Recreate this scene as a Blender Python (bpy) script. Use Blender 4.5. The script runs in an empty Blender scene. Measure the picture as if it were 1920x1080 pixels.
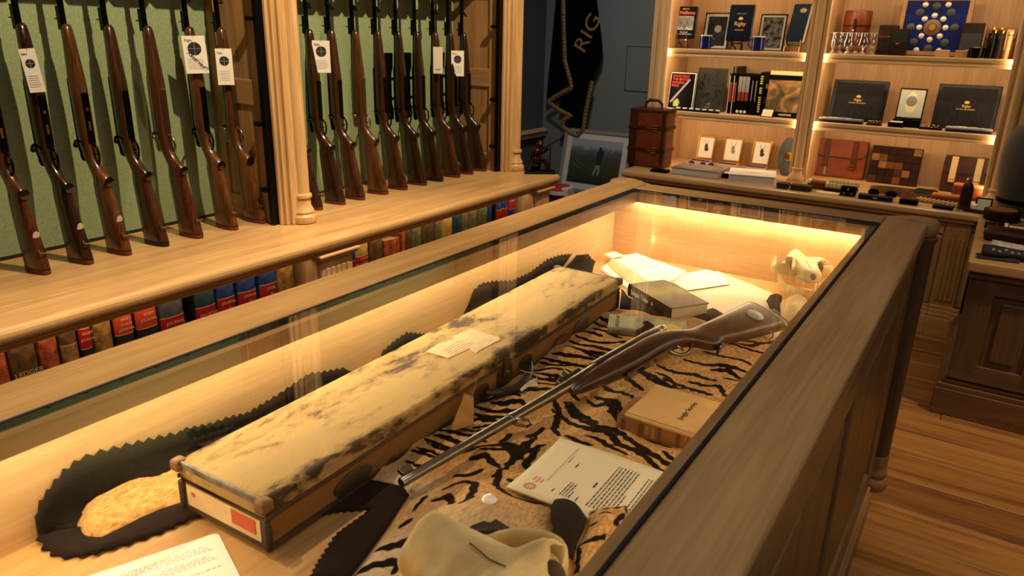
import bpy, bmesh, math, random
from mathutils import Vector as V, Matrix as M
random.seed(7)
PI = math.pi
scn = bpy.context.scene
COL = scn.collection
# ---------------------------------------------------------------- camera, world, lights, exposure
CAM = V((0, 0, 1.44))
_p, _y, _r = math.radians(19.0406), math.radians(32.8173), math.radians(1.3808)
_fw = V((-math.sin(_y)*math.cos(_p), math.cos(_y)*math.cos(_p), -math.sin(_p)))
_r0 = V((math.cos(_y), math.sin(_y), 0)); _u0 = _r0.cross(_fw)
_rt = math.cos(_r)*_r0 + math.sin(_r)*_u0; _up = -math.sin(_r)*_r0 + math.cos(_r)*_u0
_F = 1386.45
cd = bpy.data.cameras.new('camera'); cam = bpy.data.objects.new('camera', cd); COL.objects.link(cam)
cd.lens = 25.996; cd.sensor_width = 36; cd.clip_start = .02
cam.matrix_world = M(((_rt.x, _up.x, -_fw.x, CAM.x), (_rt.y, _up.y, -_fw.y, CAM.y), (_rt.z, _up.z, -_fw.z, CAM.z), (0, 0, 0, 1)))
cd.dof.use_dof = True; cd.dof.focus_distance = 2.0; cd.dof.aperture_fstop = 6.3
scn.camera = cam
w = bpy.data.worlds.new('world'); scn.world = w; w.use_nodes = True
w.node_tree.nodes['Background'].inputs[0].default_value = (.75, .8, 1, 1)
w.node_tree.nodes['Background'].inputs[1].default_value = .02
vs = scn.view_settings; vs.view_transform = 'Standard'; vs.look = 'None'; vs.gamma = 1; vs.exposure = 0.0; vs.use_curve_mapping = False

def area(name, loc, direction, sx, sy, power, col):
    d = bpy.data.lights.new(name, 'AREA'); d.shape = 'RECTANGLE'; d.size = sx; d.size_y = sy; d.energy = power; d.color = col
    o = bpy.data.objects.new(name, d); COL.objects.link(o); o.location = loc
    z = -V(direction).normalized(); x = V((0, 0, 1)) if direction[2] == 0 else (V((0, 1, 0)) if abs(direction[0]) > abs(direction[1]) else V((1, 0, 0))); y = z.cross(x)
    o.matrix_world = M(((x.x, y.x, z.x, loc[0]), (x.y, y.y, z.y, loc[1]), (x.z, y.z, z.z, loc[2]), (0, 0, 0, 1))); return o
def spot(name, loc, target, power, angle, blend, col, r=.03):
    d = bpy.data.lights.new(name, 'SPOT'); d.energy = power; d.spot_size = math.radians(angle); d.spot_blend = blend; d.color = col; d.shadow_soft_size = r
    o = bpy.data.objects.new(name, d); COL.objects.link(o); o.location = loc
    o.rotation_euler = (V(target) - V(loc)).to_track_quat('-Z', 'Y').to_euler(); return o
WARM = (1, .74, .44); LEDC = (1, .80, .47)
# LED strips hidden under the rails of the display case
area('case_strip_left', (-1.045, 1.15, .912), (.60, 0, -1), 2.2, .012, 11.0, LEDC)
area('case_strip_far', (-.61, 2.318, .912), (0, -.35, -1), .80, .012, 5.0, LEDC)
area('case_strip_right', (-.19, 1.15, .912), (-.5, 0, -1), 2.2, .012, 3.0, LEDC)
# LED strips under the bookcase shelves and in the low bookshelf
for x0, x1 in ((-1.80, -1.0), (-.89, -.03)):
    for z in (1.75, 1.343, .972):
        area('shelf_strip', ((x0+x1)/2, 4.555, z), (0, .55, -1), x1-x0, .01, 1.9*(x1-x0), WARM)
for x0, x1 in ((-1.813, -.992), (-.903, -.022)):
    for x, d in ((x0, 1), (x1, -1)):
        area('edge_strip', (x+.004*d, 4.508, 1.45), (d, .95, 0), 1.5, .005, 2.2, WARM)
area('low_shelf_strip', (-2.20, 1.0, .578), (-.5, 0, -1), 1.8, .01, .8, (1, .74, .42))
area('low_shelf_strip', (-2.20, 2.84, .578), (-.5, 0, -1), 1.4, .01, .8, (1, .74, .42))
# ceiling spotlights, then added fill lights at the end
SPOTC = (1, .76, .47)
for y in (1.55, 3.0):
    spot('cabinet_spot', (-1.15, y, 2.85), (-2.72, y-.05, .95), 240, 66, .8, SPOTC, .02)
for y in (.3, 1.3, 2.3): spot('aisle_spot', (-1.60, y, 2.85), (-1.50, y, 0), 150, 62, .8, SPOTC, .03)
spot('bookcase_spot', (-1.5, 2.6, 2.85), (-1.3, 4.6, .9), 52, 70, .9, SPOTC, .05)
spot('bookcase_spot', (-.4, 2.6, 2.85), (-.3, 4.6, .7), 46, 70, .9, SPOTC, .05)
spot('floor_spot', (1.05, 2.7, 2.85), (.42, 2.95, 0), 190, 46, 1.0, (1, .72, .42), .05)
area('room_fill', (.3, .8, 2.84), (0, 0, -1), 1.2, 1.2, 18, (1, .95, .95))  # ambient fill panel added below the ceiling, no fixture behind it
spot('corner_fill', (-1.9, 3.3, 2.85), (-2.2, 4.9, 1.0), 60, 70, .9, (1, .97, .93), .08)  # added fill spot that brightens the dim far corner

def px(X, Y):
    return _F*_fw + (X-960)*_rt - (Y-540)*_up
def atz(X, Y, z):
    d = px(X, Y); return CAM + d*((z-CAM.z)/d.z)
def atx(X, Y, x):
    d = px(X, Y); return CAM + d*(x/d.x)
def aty(X, Y, y):
    d = px(X, Y); return CAM + d*(y/d.y)
# ---------------------------------------------------------------- helpers
def lin(c):
    if isinstance(c, str):
        c = c.lstrip('#'); c = [int(c[i:i+2], 16)/255 for i in (0, 2, 4)]
        return tuple(x/12.92 if x < .04045 else ((x+.055)/1.055)**2.4 for x in c) + (1,)
    return tuple(c[:3]) + (1,)
class N:
    def __init__(s, name):
        s.m = bpy.data.materials.new(name); s.m.use_nodes = True; s.t = s.m.node_tree
        s.b = s.t.nodes['Principled BSDF']
    def n(s, typ, **k):
        x = s.t.nodes.new('ShaderNode'+typ)
        for a, v in k.items():
            if a in x.inputs: x.inputs[a].default_value = v
            else: setattr(x, a, v)
        return x
    def l(s, a, ai, b, bi): s.t.links.new(a.outputs[ai], b.inputs[bi])
    def ramp(s, stops):
        r = s.n('ValToRGB'); e = r.color_ramp.elements
        while len(e) < len(stops): e.new(.5)
        for q, (p, c) in zip(e, stops): q.position = p; q.color = lin(c)
        return r
    def coords(s, scale=(1, 1, 1), rnd=False):
        c = s.n('TexCoord'); mp = s.n('Mapping'); mp.inputs['Scale'].default_value = scale
        s.l(c, 'Object', mp, 'Vector')
        if rnd:
            oi = s.n('ObjectInfo'); mu = s.n('Math', operation='MULTIPLY'); mu.inputs[1].default_value = 37.0
            s.l(oi, 'Random', mu, 0); s.l(mu, 0, mp, 'Location')
        return mp
    def bump(s, src, out, strength, dist=.002):
        b = s.n('Bump'); b.inputs['Strength'].default_value = strength; b.inputs['Distance'].default_value = dist
        s.l(src, out, b, 'Height'); s.l(b, 'Normal', s.b, 'Normal')
_mats = {}
def plain(name, col, rough=.5, metal=0, coat=0, col2=None, scale=30, stretch=(1, 1, 1), bump=0, lo=.35, hi=.65, spec=.5, rnd=False, detail=5, sheen=0):
    if name in _mats: return _mats[name]
    s = N(name); b = s.b; b.inputs['Base Color'].default_value = lin(col); b.inputs['Roughness'].default_value = rough
    b.inputs['Metallic'].default_value = metal; b.inputs['Coat Weight'].default_value = coat; b.inputs['Coat Roughness'].default_value = .08
    b.inputs['Specular IOR Level'].default_value = spec; b.inputs['Sheen Weight'].default_value = sheen
    if col2 is not None or bump:
        mp = s.coords(stretch, rnd); nz = s.n('TexNoise', Scale=scale, Detail=detail, Roughness=.6); s.l(mp, 0, nz, 'Vector')
        if col2 is not None:
            r = s.ramp([(lo, col), (hi, col2)]); s.l(nz, 'Fac', r, 'Fac'); s.l(r, 'Color', b, 'Base Color')
        if bump: s.bump(nz, 'Fac', bump)
    _mats[name] = s.m; return s.m
def wood(name, c1, c2, axis='y', scale=1.0, rough=.42, dark=None, coat=0, rnd=False, flame=0):
    if name in _mats: return _mats[name]
    s = N(name); k = {'x': (1, 14, 14), 'y': (14, 1, 14), 'z': (14, 14, 1)}[axis]
    mp = s.coords(tuple(v*scale for v in k), rnd)
    n1 = s.n('TexNoise', Scale=1.6, Detail=6, Roughness=.55, Distortion=.6); s.l(mp, 0, n1, 'Vector')
    k2 = {'x': (6, 160, 160), 'y': (160, 6, 160), 'z': (160, 160, 6)}[axis]
    mp2 = s.coords(tuple(v*scale for v in k2), rnd); n2 = s.n('TexNoise', Scale=1.0, Detail=3, Roughness=.6); s.l(mp2, 0, n2, 'Vector')
    ad = s.n('Math', operation='MULTIPLY_ADD'); s.l(n2, 'Fac', ad, 0); ad.inputs[1].default_value = .55
    s.l(n1, 'Fac', ad, 2)
    stops = [(.52, c1), (.98, c2)]
    if dark: stops = [(.42, dark), (.60, c1), (.98, c2)]
    r = s.ramp(stops); s.l(ad, 0, r, 'Fac'); s.l(r, 'Color', s.b, 'Base Color')
    s.b.inputs['Roughness'].default_value = rough; s.b.inputs['Coat Weight'].default_value = coat; s.b.inputs['Coat Roughness'].default_value = .12
    s.bump(n2, 'Fac', .12, .001)
    _mats[name] = s.m; return s.m
def glassmat(name, tint=(1, 1, 1, 1), rough=0, ior=1.5):
    if name in _mats: return _mats[name]
    s = N(name); s.t.nodes.remove(s.b); out = s.t.nodes['Material Output']
    fr = s.n('Fresnel'); ge = s.n('NewGeometry'); mr = s.n('MapRange'); mr.inputs['To Min'].default_value = ior; mr.inputs['To Max'].default_value = 1/ior
    s.l(ge, 'Backfacing', mr, 'Value'); s.l(mr, 0, fr, 'IOR')
    tr = s.n('BsdfTransparent'); tr.inputs[0].default_value = tint
    gl = s.n('BsdfGlossy'); gl.inputs['Roughness'].default_value = rough
    mx = s.n('MixShader'); s.l(fr, 0, mx, 0); s.l(tr, 0, mx, 1); s.l(gl, 0, mx, 2); s.l(mx, 0, out, 'Surface')
    _mats[name] = s.m; return s.m
RM = {}
class MB:
    def __init__(s): s.v = []; s.f = []; s.mi = []
    def add(s, vs, fs, mi=0, X=None):
        n = len(s.v)
        s.v += [tuple(X @ V(p)) if X is not None else tuple(p) for p in vs]
        s.f += [tuple(i+n for i in f) for f in fs]; s.mi += [mi]*len(fs); return s
    def box(s, x0, x1, y0, y1, z0, z1, mi=0, X=None):
        return s.add([(x, y, z) for z in (z0, z1) for y in (y0, y1) for x in (x0, x1)],
                     [(0, 2, 3, 1), (4, 5, 7, 6), (0, 1, 5, 4), (2, 6, 7, 3), (0, 4, 6, 2), (1, 3, 7, 5)], mi, X)
    def loft(s, rings, cap=True, mi=0, X=None, close=False):
        n = len(rings[0]); vs = [p for r in rings for p in r]; fs = []
        k = len(rings)
        for a in range(k if close else k-1):
            b = (a+1) % k
            for i in range(n):
                j = (i+1) % n; fs.append((a*n+i, a*n+j, b*n+j, b*n+i))
        if cap and not close: fs += [tuple(range(n-1, -1, -1)), tuple(range((k-1)*n, k*n))]
        return s.add(vs, fs, mi, X)
    def lathe(s, prof, seg=20, mi=0, X=None, cap=True):
        return s.loft([[(r*math.cos(2*PI*i/seg), r*math.sin(2*PI*i/seg), z) for i in range(seg)] for r, z in prof], cap, mi, X)
    def tube(s, pts, r, seg=8, mi=0, X=None, cap=True, close=False):
        pts = [V(p) for p in pts]; n = len(pts); rings = []; up = None
        for i, p in enumerate(pts):
            if close: t = pts[(i+1) % n]-pts[i-1]
            else: t = pts[min(i+1, n-1)]-pts[max(i-1, 0)]
            t.normalize()
            if up is None: up = V((0, 0, 1)) if abs(t.z) < .9 else V((1, 0, 0))
            a = t.cross(up).normalized(); up = a.cross(t)
            rr = r[i] if isinstance(r, (list, tuple)) else r
            rings.append([p+a*rr*math.cos(2*PI*k/seg)+up*rr*math.sin(2*PI*k/seg) for k in range(seg)])
        return s.loft(rings, cap, mi, X, close)
    def prism(s, poly, z0, z1, mi=0, X=None):
        n = len(poly)
        return s.add([(x, y, z0) for x, y in poly]+[(x, y, z1) for x, y in poly],
                     [tuple(range(n-1, -1, -1)), tuple(range(n, 2*n))]+[(i, (i+1) % n, n+(i+1) % n, n+i) for i in range(n)], mi, X)
    def quad(s, a, b, c, d, mi=0, X=None): return s.add([a, b, c, d], [(0, 1, 2, 3)], mi, X)
    def grid(s, nx, ny, fn, mi=0):
        return s.add([fn(i/(nx-1), j/(ny-1)) for j in range(ny) for i in range(nx)],
                     [(j*nx+i, j*nx+i+1, (j+1)*nx+i+1, (j+1)*nx+i) for j in range(ny-1) for i in range(nx-1)], mi)
    def ball(s, c, r, seg=12, mi=0, sc=(1, 1, 1)):
        n = 8
        return s.loft([[(c[0]+sc[0]*r*math.sin(PI*max(.02, min(.98, k/n)))*math.cos(2*PI*i/seg), c[1]+sc[1]*r*math.sin(PI*max(.02, min(.98, k/n)))*math.sin(2*PI*i/seg),
                       c[2]-sc[2]*r*math.cos(PI*k/n)) for i in range(seg)] for k in range(n+1)], True, mi)
    def build(s, name, mats, parent=None, w=False, bevel=0, seg=2, smooth=None, norm=True, solid=0, sub=0):
        me = bpy.data.meshes.new(name)
        vs = s.v
        if w and parent is not None:
            I = RM[parent.name].inverted(); vs = [I @ V(p) for p in vs]
        me.from_pydata([tuple(p) for p in vs], [], s.f)
        if not isinstance(mats, (list, tuple)): mats = [mats]
        for m in mats: me.materials.append(m)
        if len(mats) > 1: me.polygons.foreach_set('material_index', s.mi)
        if norm:
            bm = bmesh.new(); bm.from_mesh(me); bmesh.ops.recalc_face_normals(bm, faces=bm.faces); bm.to_mesh(me); bm.free()
        if smooth is not None:
            me.polygons.foreach_set('use_smooth', [True]*len(me.polygons)); me.set_sharp_from_angle(angle=math.radians(smooth))
        o = bpy.data.objects.new(name, me); COL.objects.link(o)
        if parent is not None:
            o.parent = parent; RM[o.name] = RM[parent.name]
        else: RM[o.name] = M.Identity(4)
        if solid:
            q = o.modifiers.new('solid', 'SOLIDIFY'); q.thickness = solid; q.offset = 0
        if bevel:
            q = o.modifiers.new('bevel', 'BEVEL'); q.width = bevel; q.segments = seg; q.limit_method = 'ANGLE'; q.angle_limit = math.radians(40)
        if sub:
            q = o.modifiers.new('sub', 'SUBSURF'); q.levels = sub; q.render_levels = sub
        return o
def tag(o, label, cat, group=None, kind=None):
    o['label'] = label; o['category'] = cat
    if group: o['group'] = group
    if kind: o['kind'] = kind
    return o
def thing(name, label, cat, loc=(0, 0, 0), rot=0, group=None, mat=None):
    o = bpy.data.objects.new(name, None); COL.objects.link(o); o.empty_display_size = .05
    X = mat if mat is not None else M.Translation(V(loc)) @ M.Rotation(rot, 4, 'Z')
    o.matrix_world = X; RM[o.name] = X.copy()
    return tag(o, label, cat, group)
def move(o, X):
    o.matrix_world = X; RM[o.name] = X.copy()
def dup(o, X=None, parent=None, label=None, group=None):
    c = o.copy(); COL.objects.link(c)
    if parent is not None: c.parent = parent
    else: c.matrix_world = X
    RM[c.name] = X.copy() if X is not None else RM[parent.name]
    if label: c['label'] = label
    if group: c['group'] = group
    for ch in list(o.children): dup(ch, RM[c.name] if False else None, c)
    return c
def TR(x, y, z, rz=0, rx=0, ry=0):
    return M.Translation((x, y, z)) @ M.Rotation(rz, 4, 'Z') @ M.Rotation(ry, 4, 'Y') @ M.Rotation(rx, 4, 'X')
def text(s, size, mat, parent, X, name='lettering', align='CENTER', ext=.0003, sx=1, shear=0, space=1):
    c = bpy.data.curves.new(name, 'FONT'); c.body = s; c.size = size; c.align_x = align; c.align_y = 'CENTER'; c.extrude = ext; c.shear = shear; c.space_character = space
    c.resolution_u = 3
    c.materials.append(mat); q = bpy.data.objects.new(name, c); me = bpy.data.meshes.new_from_object(q); bpy.data.objects.remove(q); bpy.data.curves.remove(c)
    o = bpy.data.objects.new(name, me); COL.objects.link(o); o.parent = parent
    o.matrix_local = X @ M.Diagonal((sx, 1, 1, 1)); return o
def face_x(x, y, z, rz=0):   # text plane facing +x, reading along +y, up z
    return M.Translation((x, y, z)) @ M(((0, 0, 1, 0), (1, 0, 0, 0), (0, 1, 0, 0), (0, 0, 0, 1))) @ M.Rotation(rz, 4, 'Z')
def face_ny(x, y, z, rz=0):  # text plane facing -y, reading along +x, up z
    return M.Translation((x, y, z)) @ M(((1, 0, 0, 0), (0, 0, -1, 0), (0, 1, 0, 0), (0, 0, 0, 1))) @ M.Rotation(rz, 4, 'Z')
# ---------------------------------------------------------------- shared materials
OAKY = wood('oak_long', '#b08651', '#d6b07c', 'y'); OAKX = wood('oak_cross', '#b08651', '#d6b07c', 'x'); OAKZ = wood('oak_upright', '#ae844f', '#d3ad79', 'z')
LINY = wood('pale_oak_long', '#c09a66', '#dcb987', 'y', rough=.5); LINX = wood('pale_oak_cross', '#b98d58', '#d6ae7a', 'x', rough=.5)
CASY = wood('case_oak_long', '#96703f', '#ba915c', 'y', rough=.36); CASX = wood('case_oak_cross', '#96703f', '#ba915c', 'x', rough=.36); CASZ = wood('case_oak_upright', '#835f36', '#a67c4a', 'z', rough=.4)
BACKZ = wood('back_oak_upright', '#b08756', '#caa272', 'z', rough=.5)
BAIZE = plain('green_baize', '#788862', .95, col2='#8e9e78', scale=240, bump=.25, detail=3, spec=.1)
BLACKM = plain('black_metal', '#0b0b0b', .35, .6); BLACK = plain('black_gloss', '#080707', .3, spec=.15); GASK = plain('black_gasket', '#060606', .6)
BRASS = plain('brass', '#c08a36', .25, 1); STEEL = plain('bright_steel', '#b5b0a6', .22, 1); GOLD = plain('gold_print', '#cfa24a', .4, .5)
PAPER = plain('white_paper', '#e9e2d2', .8); CREAM = plain('cream_paper', '#dccba6', .8); INK = plain('dark_ink', '#2a2420', .8); REDINK = plain('red_ink', '#c4532f', .8)
WALLP = plain('grey_blue_paint', '#666a6b', .8, bump=.05, scale=120)
GLASS = glassmat('clear_glass'); PANE = glassmat('pane_glass', (.985, .99, .985, 1), 0, 1.65)
# ---------------------------------------------------------------- the setting
def struct(mb, name, m, **k):
    o = mb.build(name, m, **k); o['kind'] = 'structure'; return o
fl = struct(MB().box(-3.0, 3.2, -2.5, 5.0, -.06, -.012), 'floor', plain('subfloor', '#1b120a', .9))
RM['floor'] = M.Identity(4)
PLK = [wood('floor_oak_%d' % i, a, b, 'x', .8, .34, dark=d, rnd=True) for i, (a, b, d) in enumerate((('#7a4d24', '#a8763a', '#2a170a'), ('#8c5c2c', '#b98443', '#42250f'), ('#6a4120', '#966531', '#200f06')))]
pm = {}
yy = -.8; row = 0
while yy < 4.3:
    xx = -2.2 - random.random()*1.6
    while xx < 1.9:
        L = random.choice((1.5, 1.9, 2.3)); k = random.randrange(3)
        x1 = xx+L
        if x1 > -.35:
            key = (L, k)
            if key not in pm:
                o = MB().box(0, L-.002, 0, .188, -.012, 0).build('plank', PLK[k], fl, bevel=.0015, seg=1); pm[key] = o
            else:
                o = pm[key].copy(); COL.objects.link(o)
            o.location = (xx, yy, 0)
        xx = x1
    yy += .19; row += 1
struct(MB().box(-3.05, 3.25, -2.55, 5.05, 2.9, 2.98), 'ceiling', plain('ceiling_paint', '#8d8a84', .9))
wb = struct(MB().box(-3.05, 3.25, 4.95, 5.05, -.06, 2.9), 'wall_back', WALLP)
wl = struct(MB().box(-3.05, -2.95, -2.5, 4.95, -.06, 2.9), 'wall_left', plain('shaded_blue_paint', '#454c4c', .8))  # shade on this wall is put into a darker copy of the paint
struct(MB().box(3.2, 3.25, -2.5, 4.95, -.06, 2.9), 'wall_right', WALLP)
struct(MB().box(-2.95, 3.2, -2.55, -2.5, -.06, 2.9), 'wall_front', WALLP)
# flush access hatch in the back wall
h0 = aty(1177, 88, 4.944); h1 = aty(1236, 168, 4.944)
MB().box(h0.x, h0.x+.30, 4.944, 4.95, h1.z-.02, h0.z).build('access_hatch', WALLP, wb, bevel=.002)
MB().box(h0.x-.006, h0.x+.306, 4.947, 4.9505, h1.z-.026, h0.z+.006).build('hatch_gap', plain('hatch_gap_shade', '#23282a', .9), wb)  # dark surround paints the shade in the gap round the hatch
tr = struct(MB().box(-2.95, -2.915, 3.8, 4.95, .70, .76).box(-2.95, -2.90, 3.8, 4.95, .735, .75), 'trim_1', OAKY, bevel=.006)
bs = struct(MB().box(-2.95, -1.95, 4.925, 4.95, 0, .16), 'baseboard_back', OAKX, bevel=.004)

# ---------------------------------------------------------------- display case
X0, X1, Y0, Y1 = -1.103, -.12, -.06, 2.37; GX0, GX1, GY0, GY1 = -.989, -.234, .05, 2.263
ZT = .96; FL = .708
dc = thing('display_case', 'long oak display case with glass top and lit interior in the middle of the shop', 'display case', (-.61, 1.15, 0))
for a in ((X0, GX0, Y0, Y1, CASY), (GX1, X1, Y0, Y1, CASY), (GX0, GX1, GY1, Y1, CASX), (GX0, GX1, Y0, GY0, CASX)):
    MB().box(a[0], a[1], a[2], a[3], .918, ZT).build('top_rail', a[4], dc, w=True, bevel=.007, seg=3)
for cx, m in ((-1.072, CASY), (-.148, CASY)):
    b = MB(); c = (cx, 2.378)
    b.lathe([(.040, .9165), (.050, .920), (.0545, .930), (.0545, .950), (.050, .959), (.046, .9612)], 40, X=M.Translation((c[0], c[1], 0)))
    b.build('corner_ear', m, dc, w=True, smooth=40)
    # concave fillets joining the ear to the far edge
    f = MB(); s = 1 if cx < -.6 else -1
    pts = [(cx+s*.02, 2.36), (cx+s*.046, 2.408)]
    for k in range(7):
        t = k/6; pts.append((cx+s*(.046+.050*t), 2.408-.037*(1-(1-t)**2)))
    pts.append((cx+s*.1, 2.36))
    f.prism(pts if s > 0 else pts[::-1], .920, .9606).build('ear_fillet', m, dc, w=True)
# rebate bead under the glass
for a in ((GX0, GX0+.024, GY0, GY1, CASY), (GX1-.024, GX1, GY0, GY1, CASY), (GX0+.024, GX1-.024, GY1-.016, GY1, CASX), (GX0+.024, GX1-.024, GY0, GY0+.02, CASX)):
    MB().box(a[0], a[1], a[2], a[3], .919, .9485).build('glazing_bead', a[4], dc, w=True)
g = .0045
gk = MB()
for a in ((GX0, GX0+g, GY0, GY1), (GX1-g, GX1, GY0, GY1), (GX0+g, GX1-g, GY1-g, GY1), (GX0+g, GX1-g, GY0, GY0+g)): gk.box(*a, .948, .9596)
gk.build('gasket', GASK, dc, w=True)
MB().box(GX0+g, GX1-g, GY0+g, GY1-g, .9492, .9588).build('glass_top', PANE, dc, w=True)
# interior
MB().box(-1.09, -.14, -.03, 2.345, .69, FL).build('case_floor', wood('case_floor_oak', '#a17743', '#c3965a', 'y', rough=.5), dc, w=True)
MB().box(-1.098, -1.083, -.03, 2.35, FL, .918).build('lining', LINY, dc, w=True)
MB().box(-.165, -.15, -.03, 2.35, FL, .918).build('lining', LINY, dc, w=True)
MB().box(-1.083, -.165, 2.335, 2.35, FL, .918).build('lining', LINX, dc, w=True)
MB().box(-1.083, -.165, -.04, -.03, FL, .918).build('lining', LINX, dc, w=True)
LEDW = plain('led_diffuser', '#f2ead8', .5)
for a in ((-1.06, -1.03, .08, 2.24), (-.205, -.175, .08, 2.24), (-1.02, -.21, 2.309, 2.329)):
    MB().box(*a, .9135, .918).build('led_channel', LEDW, dc, w=True)
# carcass, right flank with framed panels
MB().box(-1.10, -.15, -.045, 2.355, .08, .69).build('carcass', CASY, dc, w=True)
MB().box(-1.098, -1.09, -.045, 2.355, .69, .918).build('outer_side', CASY, dc, w=True)
MB().box(-.15, -.142, -.045, 2.355, .13, .918).build('outer_side', CASZ, dc, w=True)
MB().box(-1.09, -.15, 2.35, 2.36, .08, .918).build('outer_end', CASX, dc, w=True)
for y0, y1 in ((2.16, 2.30), (1.40, 1.50), (.64, .74), (-.05, .02)):
    MB().box(-.143, -.130, y0, y1, .13, .905).build('stile', CASZ, dc, w=True, bevel=.004)
for z0, z1 in ((.13, .235), (.81, .905)):
    MB().box(-.143, -.1305, -.05, 2.30, z0, z1).build('rail', CASY, dc, w=True, bevel=.004)
for y0, y1 in ((1.50, 2.16), (.74, 1.40), (.02, .64)):
    MB().box(-.143, -.136, y0+.035, y1-.035, .27, .775).build('panel', CASZ, dc, w=True, bevel=.006)
for z0, z1, x in ((0, .10, -.118), (.10, .118, -.124), (.118, .132, -.131)):
    MB().box(-1.11, x, -.06, 2.30, z0, z1).build('plinth', CASY, dc, w=True, bevel=.005)
DKOAK = wood('dark_oak_upright', '#4b3522', '#6b4d31', 'z', rough=.45)
for cx in (-.130, -1.125):
    MB().lathe([(.034, .21), (.034, .90), (.040, .915), (.040, .918)], 24, X=M.Translation((cx, 2.352, 0))).build('corner_column', DKOAK, dc, w=True, smooth=40)
    MB().lathe([(.022, .085), (.040, .092), (.047, .108), (.043, .128), (.034, .136), (.040, .146), (.040, .156), (.034, .166), (.036, .18), (.036, .215)], 24, X=M.Translation((cx, 2.352, 0))).build('column_base', CASZ, dc, w=True, smooth=40)

# ---------------------------------------------------------------- gun cabinet along the left wall
gc = thing('gun_cabinet', 'wall-length oak gun cabinet with green baize back and low bookshelf on the left', 'gun cabinet', (-2.5, 1.8, 0))
CL = -.5
MB().box(-2.83, -2.118, CL, 3.79, .615, .66).build('base_top', wood('shelf_oak', '#ad8350', '#d0a873', 'y', rough=.35, coat=.1), gc, w=True, bevel=.02, seg=4)
MB().box(-2.6, -2.150, CL, 3.75, .597, .616).box(-2.6, -2.165, CL, 3.73, .580, .598).build('nosing_mould', OAKY, gc, w=True, bevel=.006, seg=3)
MB().box(-2.62, -2.60, CL, 3.72, .05, .60).build('shelf_back', OAKY, gc, w=True)
MB().box(-2.62, -2.17, CL, 3.72, .20, .235).build('lower_shelf', OAKY, gc, w=True, bevel=.004)
MB().box(-2.62, -2.16, CL, 3.72, 0, .20).build('plinth', OAKY, gc, w=True, bevel=.006)
for y0, y1, fx in ((1.925, 2.115, -2.145), (3.56, 3.72, -2.145)):
    MB().box(-2.60, fx-.02, y0, y1, .235, .598).build('divider', OAKZ, gc, w=True)
    MB().box(-2.20, fx, y0+.012, y1-.012, .235, .572).build('pilaster', OAKZ, gc, w=True, bevel=.004)
    MB().box(-2.20, fx+.016, y0-.006, y1+.006, .572, .584).box(-2.20, fx+.024, y0-.014, y1+.014, .584, .597).build('pilaster_cap', OAKY, gc, w=True, bevel=.004)
    n = 5; fw_ = (y1-y0-.05)/n
    for k in range(n):
        MB().box(fx-.001, fx+.007, y0+.025+k*fw_+.005, y0+.025+(k+1)*fw_-.005, .25, .535).build('fluting', OAKZ, gc, w=True, bevel=.003)
for y0, y1 in ((CL, 1.99), (2.13, 3.64)):
    MB().box(-2.80, -2.785, y0, y1, .672, 2.55).build('baize_panel', BAIZE, gc, w=True)
    MB().box(-2.80, -2.782, y0, y1, .66, .672).build('baize_gap', GASK, gc, w=True)
MB().box(-2.84, -2.80, CL, 3.75, 0, 2.6).build('cabinet_back', OAKZ, gc, w=True)
DOAK = wood('partition_oak', '#906840', '#b58c5a', 'z', rough=.42)
for y0, y1 in ((1.99, 2.13), (3.63, 3.75)):
    MB().box(-2.80, -2.47, y0, y1, .66, 2.55).build('partition', DOAK, gc, w=True)
    for a in ((-2.785, -2.735), (-2.53, -2.475)): MB().box(*a, y0-.008, y0, .66, 2.55).build('stile', DOAK, gc, w=True, bevel=.003)
    for z in (.66, 1.14, 1.62): MB().box(-2.735, -2.53, y0-.0075, y0, z, z+.10).build('rail', wood('partition_oak_cross', '#906840', '#b58c5a', 'x'), gc, w=True, bevel=.003)
    MB().box(-2.47, -2.448, y0-.028, y0+.02, .662, 2.55).build('door_edge', BLACKM, gc, w=True, bevel=.002)
    for z in (.80, 1.065, 1.46):
        MB().box(-2.495, -2.46, y0-.045, y0-.02, z, z+.018).tube([(-2.50, y0-.035, z+.009), (-2.46, y0-.035, z+.009)], .008).build('hinge', BLACKM, gc, w=True, bevel=.002)
    for k, (xa, xb, ya) in enumerate(((-2.447, -2.43, y0), (-2.43, -2.412, y0+.012), (-2.412, -2.395, y0+.03))):
        MB().box(xa, xb, ya, y1-.01, .66, 2.55).build('post_mould', OAKZ, gc, w=True, bevel=.004)
    c = M.Translation((-2.402, y0+.095, 0)); rr = .85 if y0 > 3 else 1
    MB().lathe([(.030, .775), (.028, 1.6), (.027, 2.5)], 28, X=c).build('column', OAKZ, gc, w=True, smooth=40)
    MB().lathe([(.045, .66), (.052, .664), (.055, .675), (.053, .690), (.044, .697), (.042, .703), (.046, .708), (.040, .722), (.0335, .735), (.031, .760),
                (.031, .765), (.038, .768), (.0395, .775), (.038, .782), (.031, .785), (.030, .79)], 32, X=c).build('column_base', OAKZ, gc, w=True, smooth=40)
MB().box(-2.84, -2.40, CL, 3.76, 2.55, 2.6).build('cabinet_top', OAKY, gc, w=True)
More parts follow.
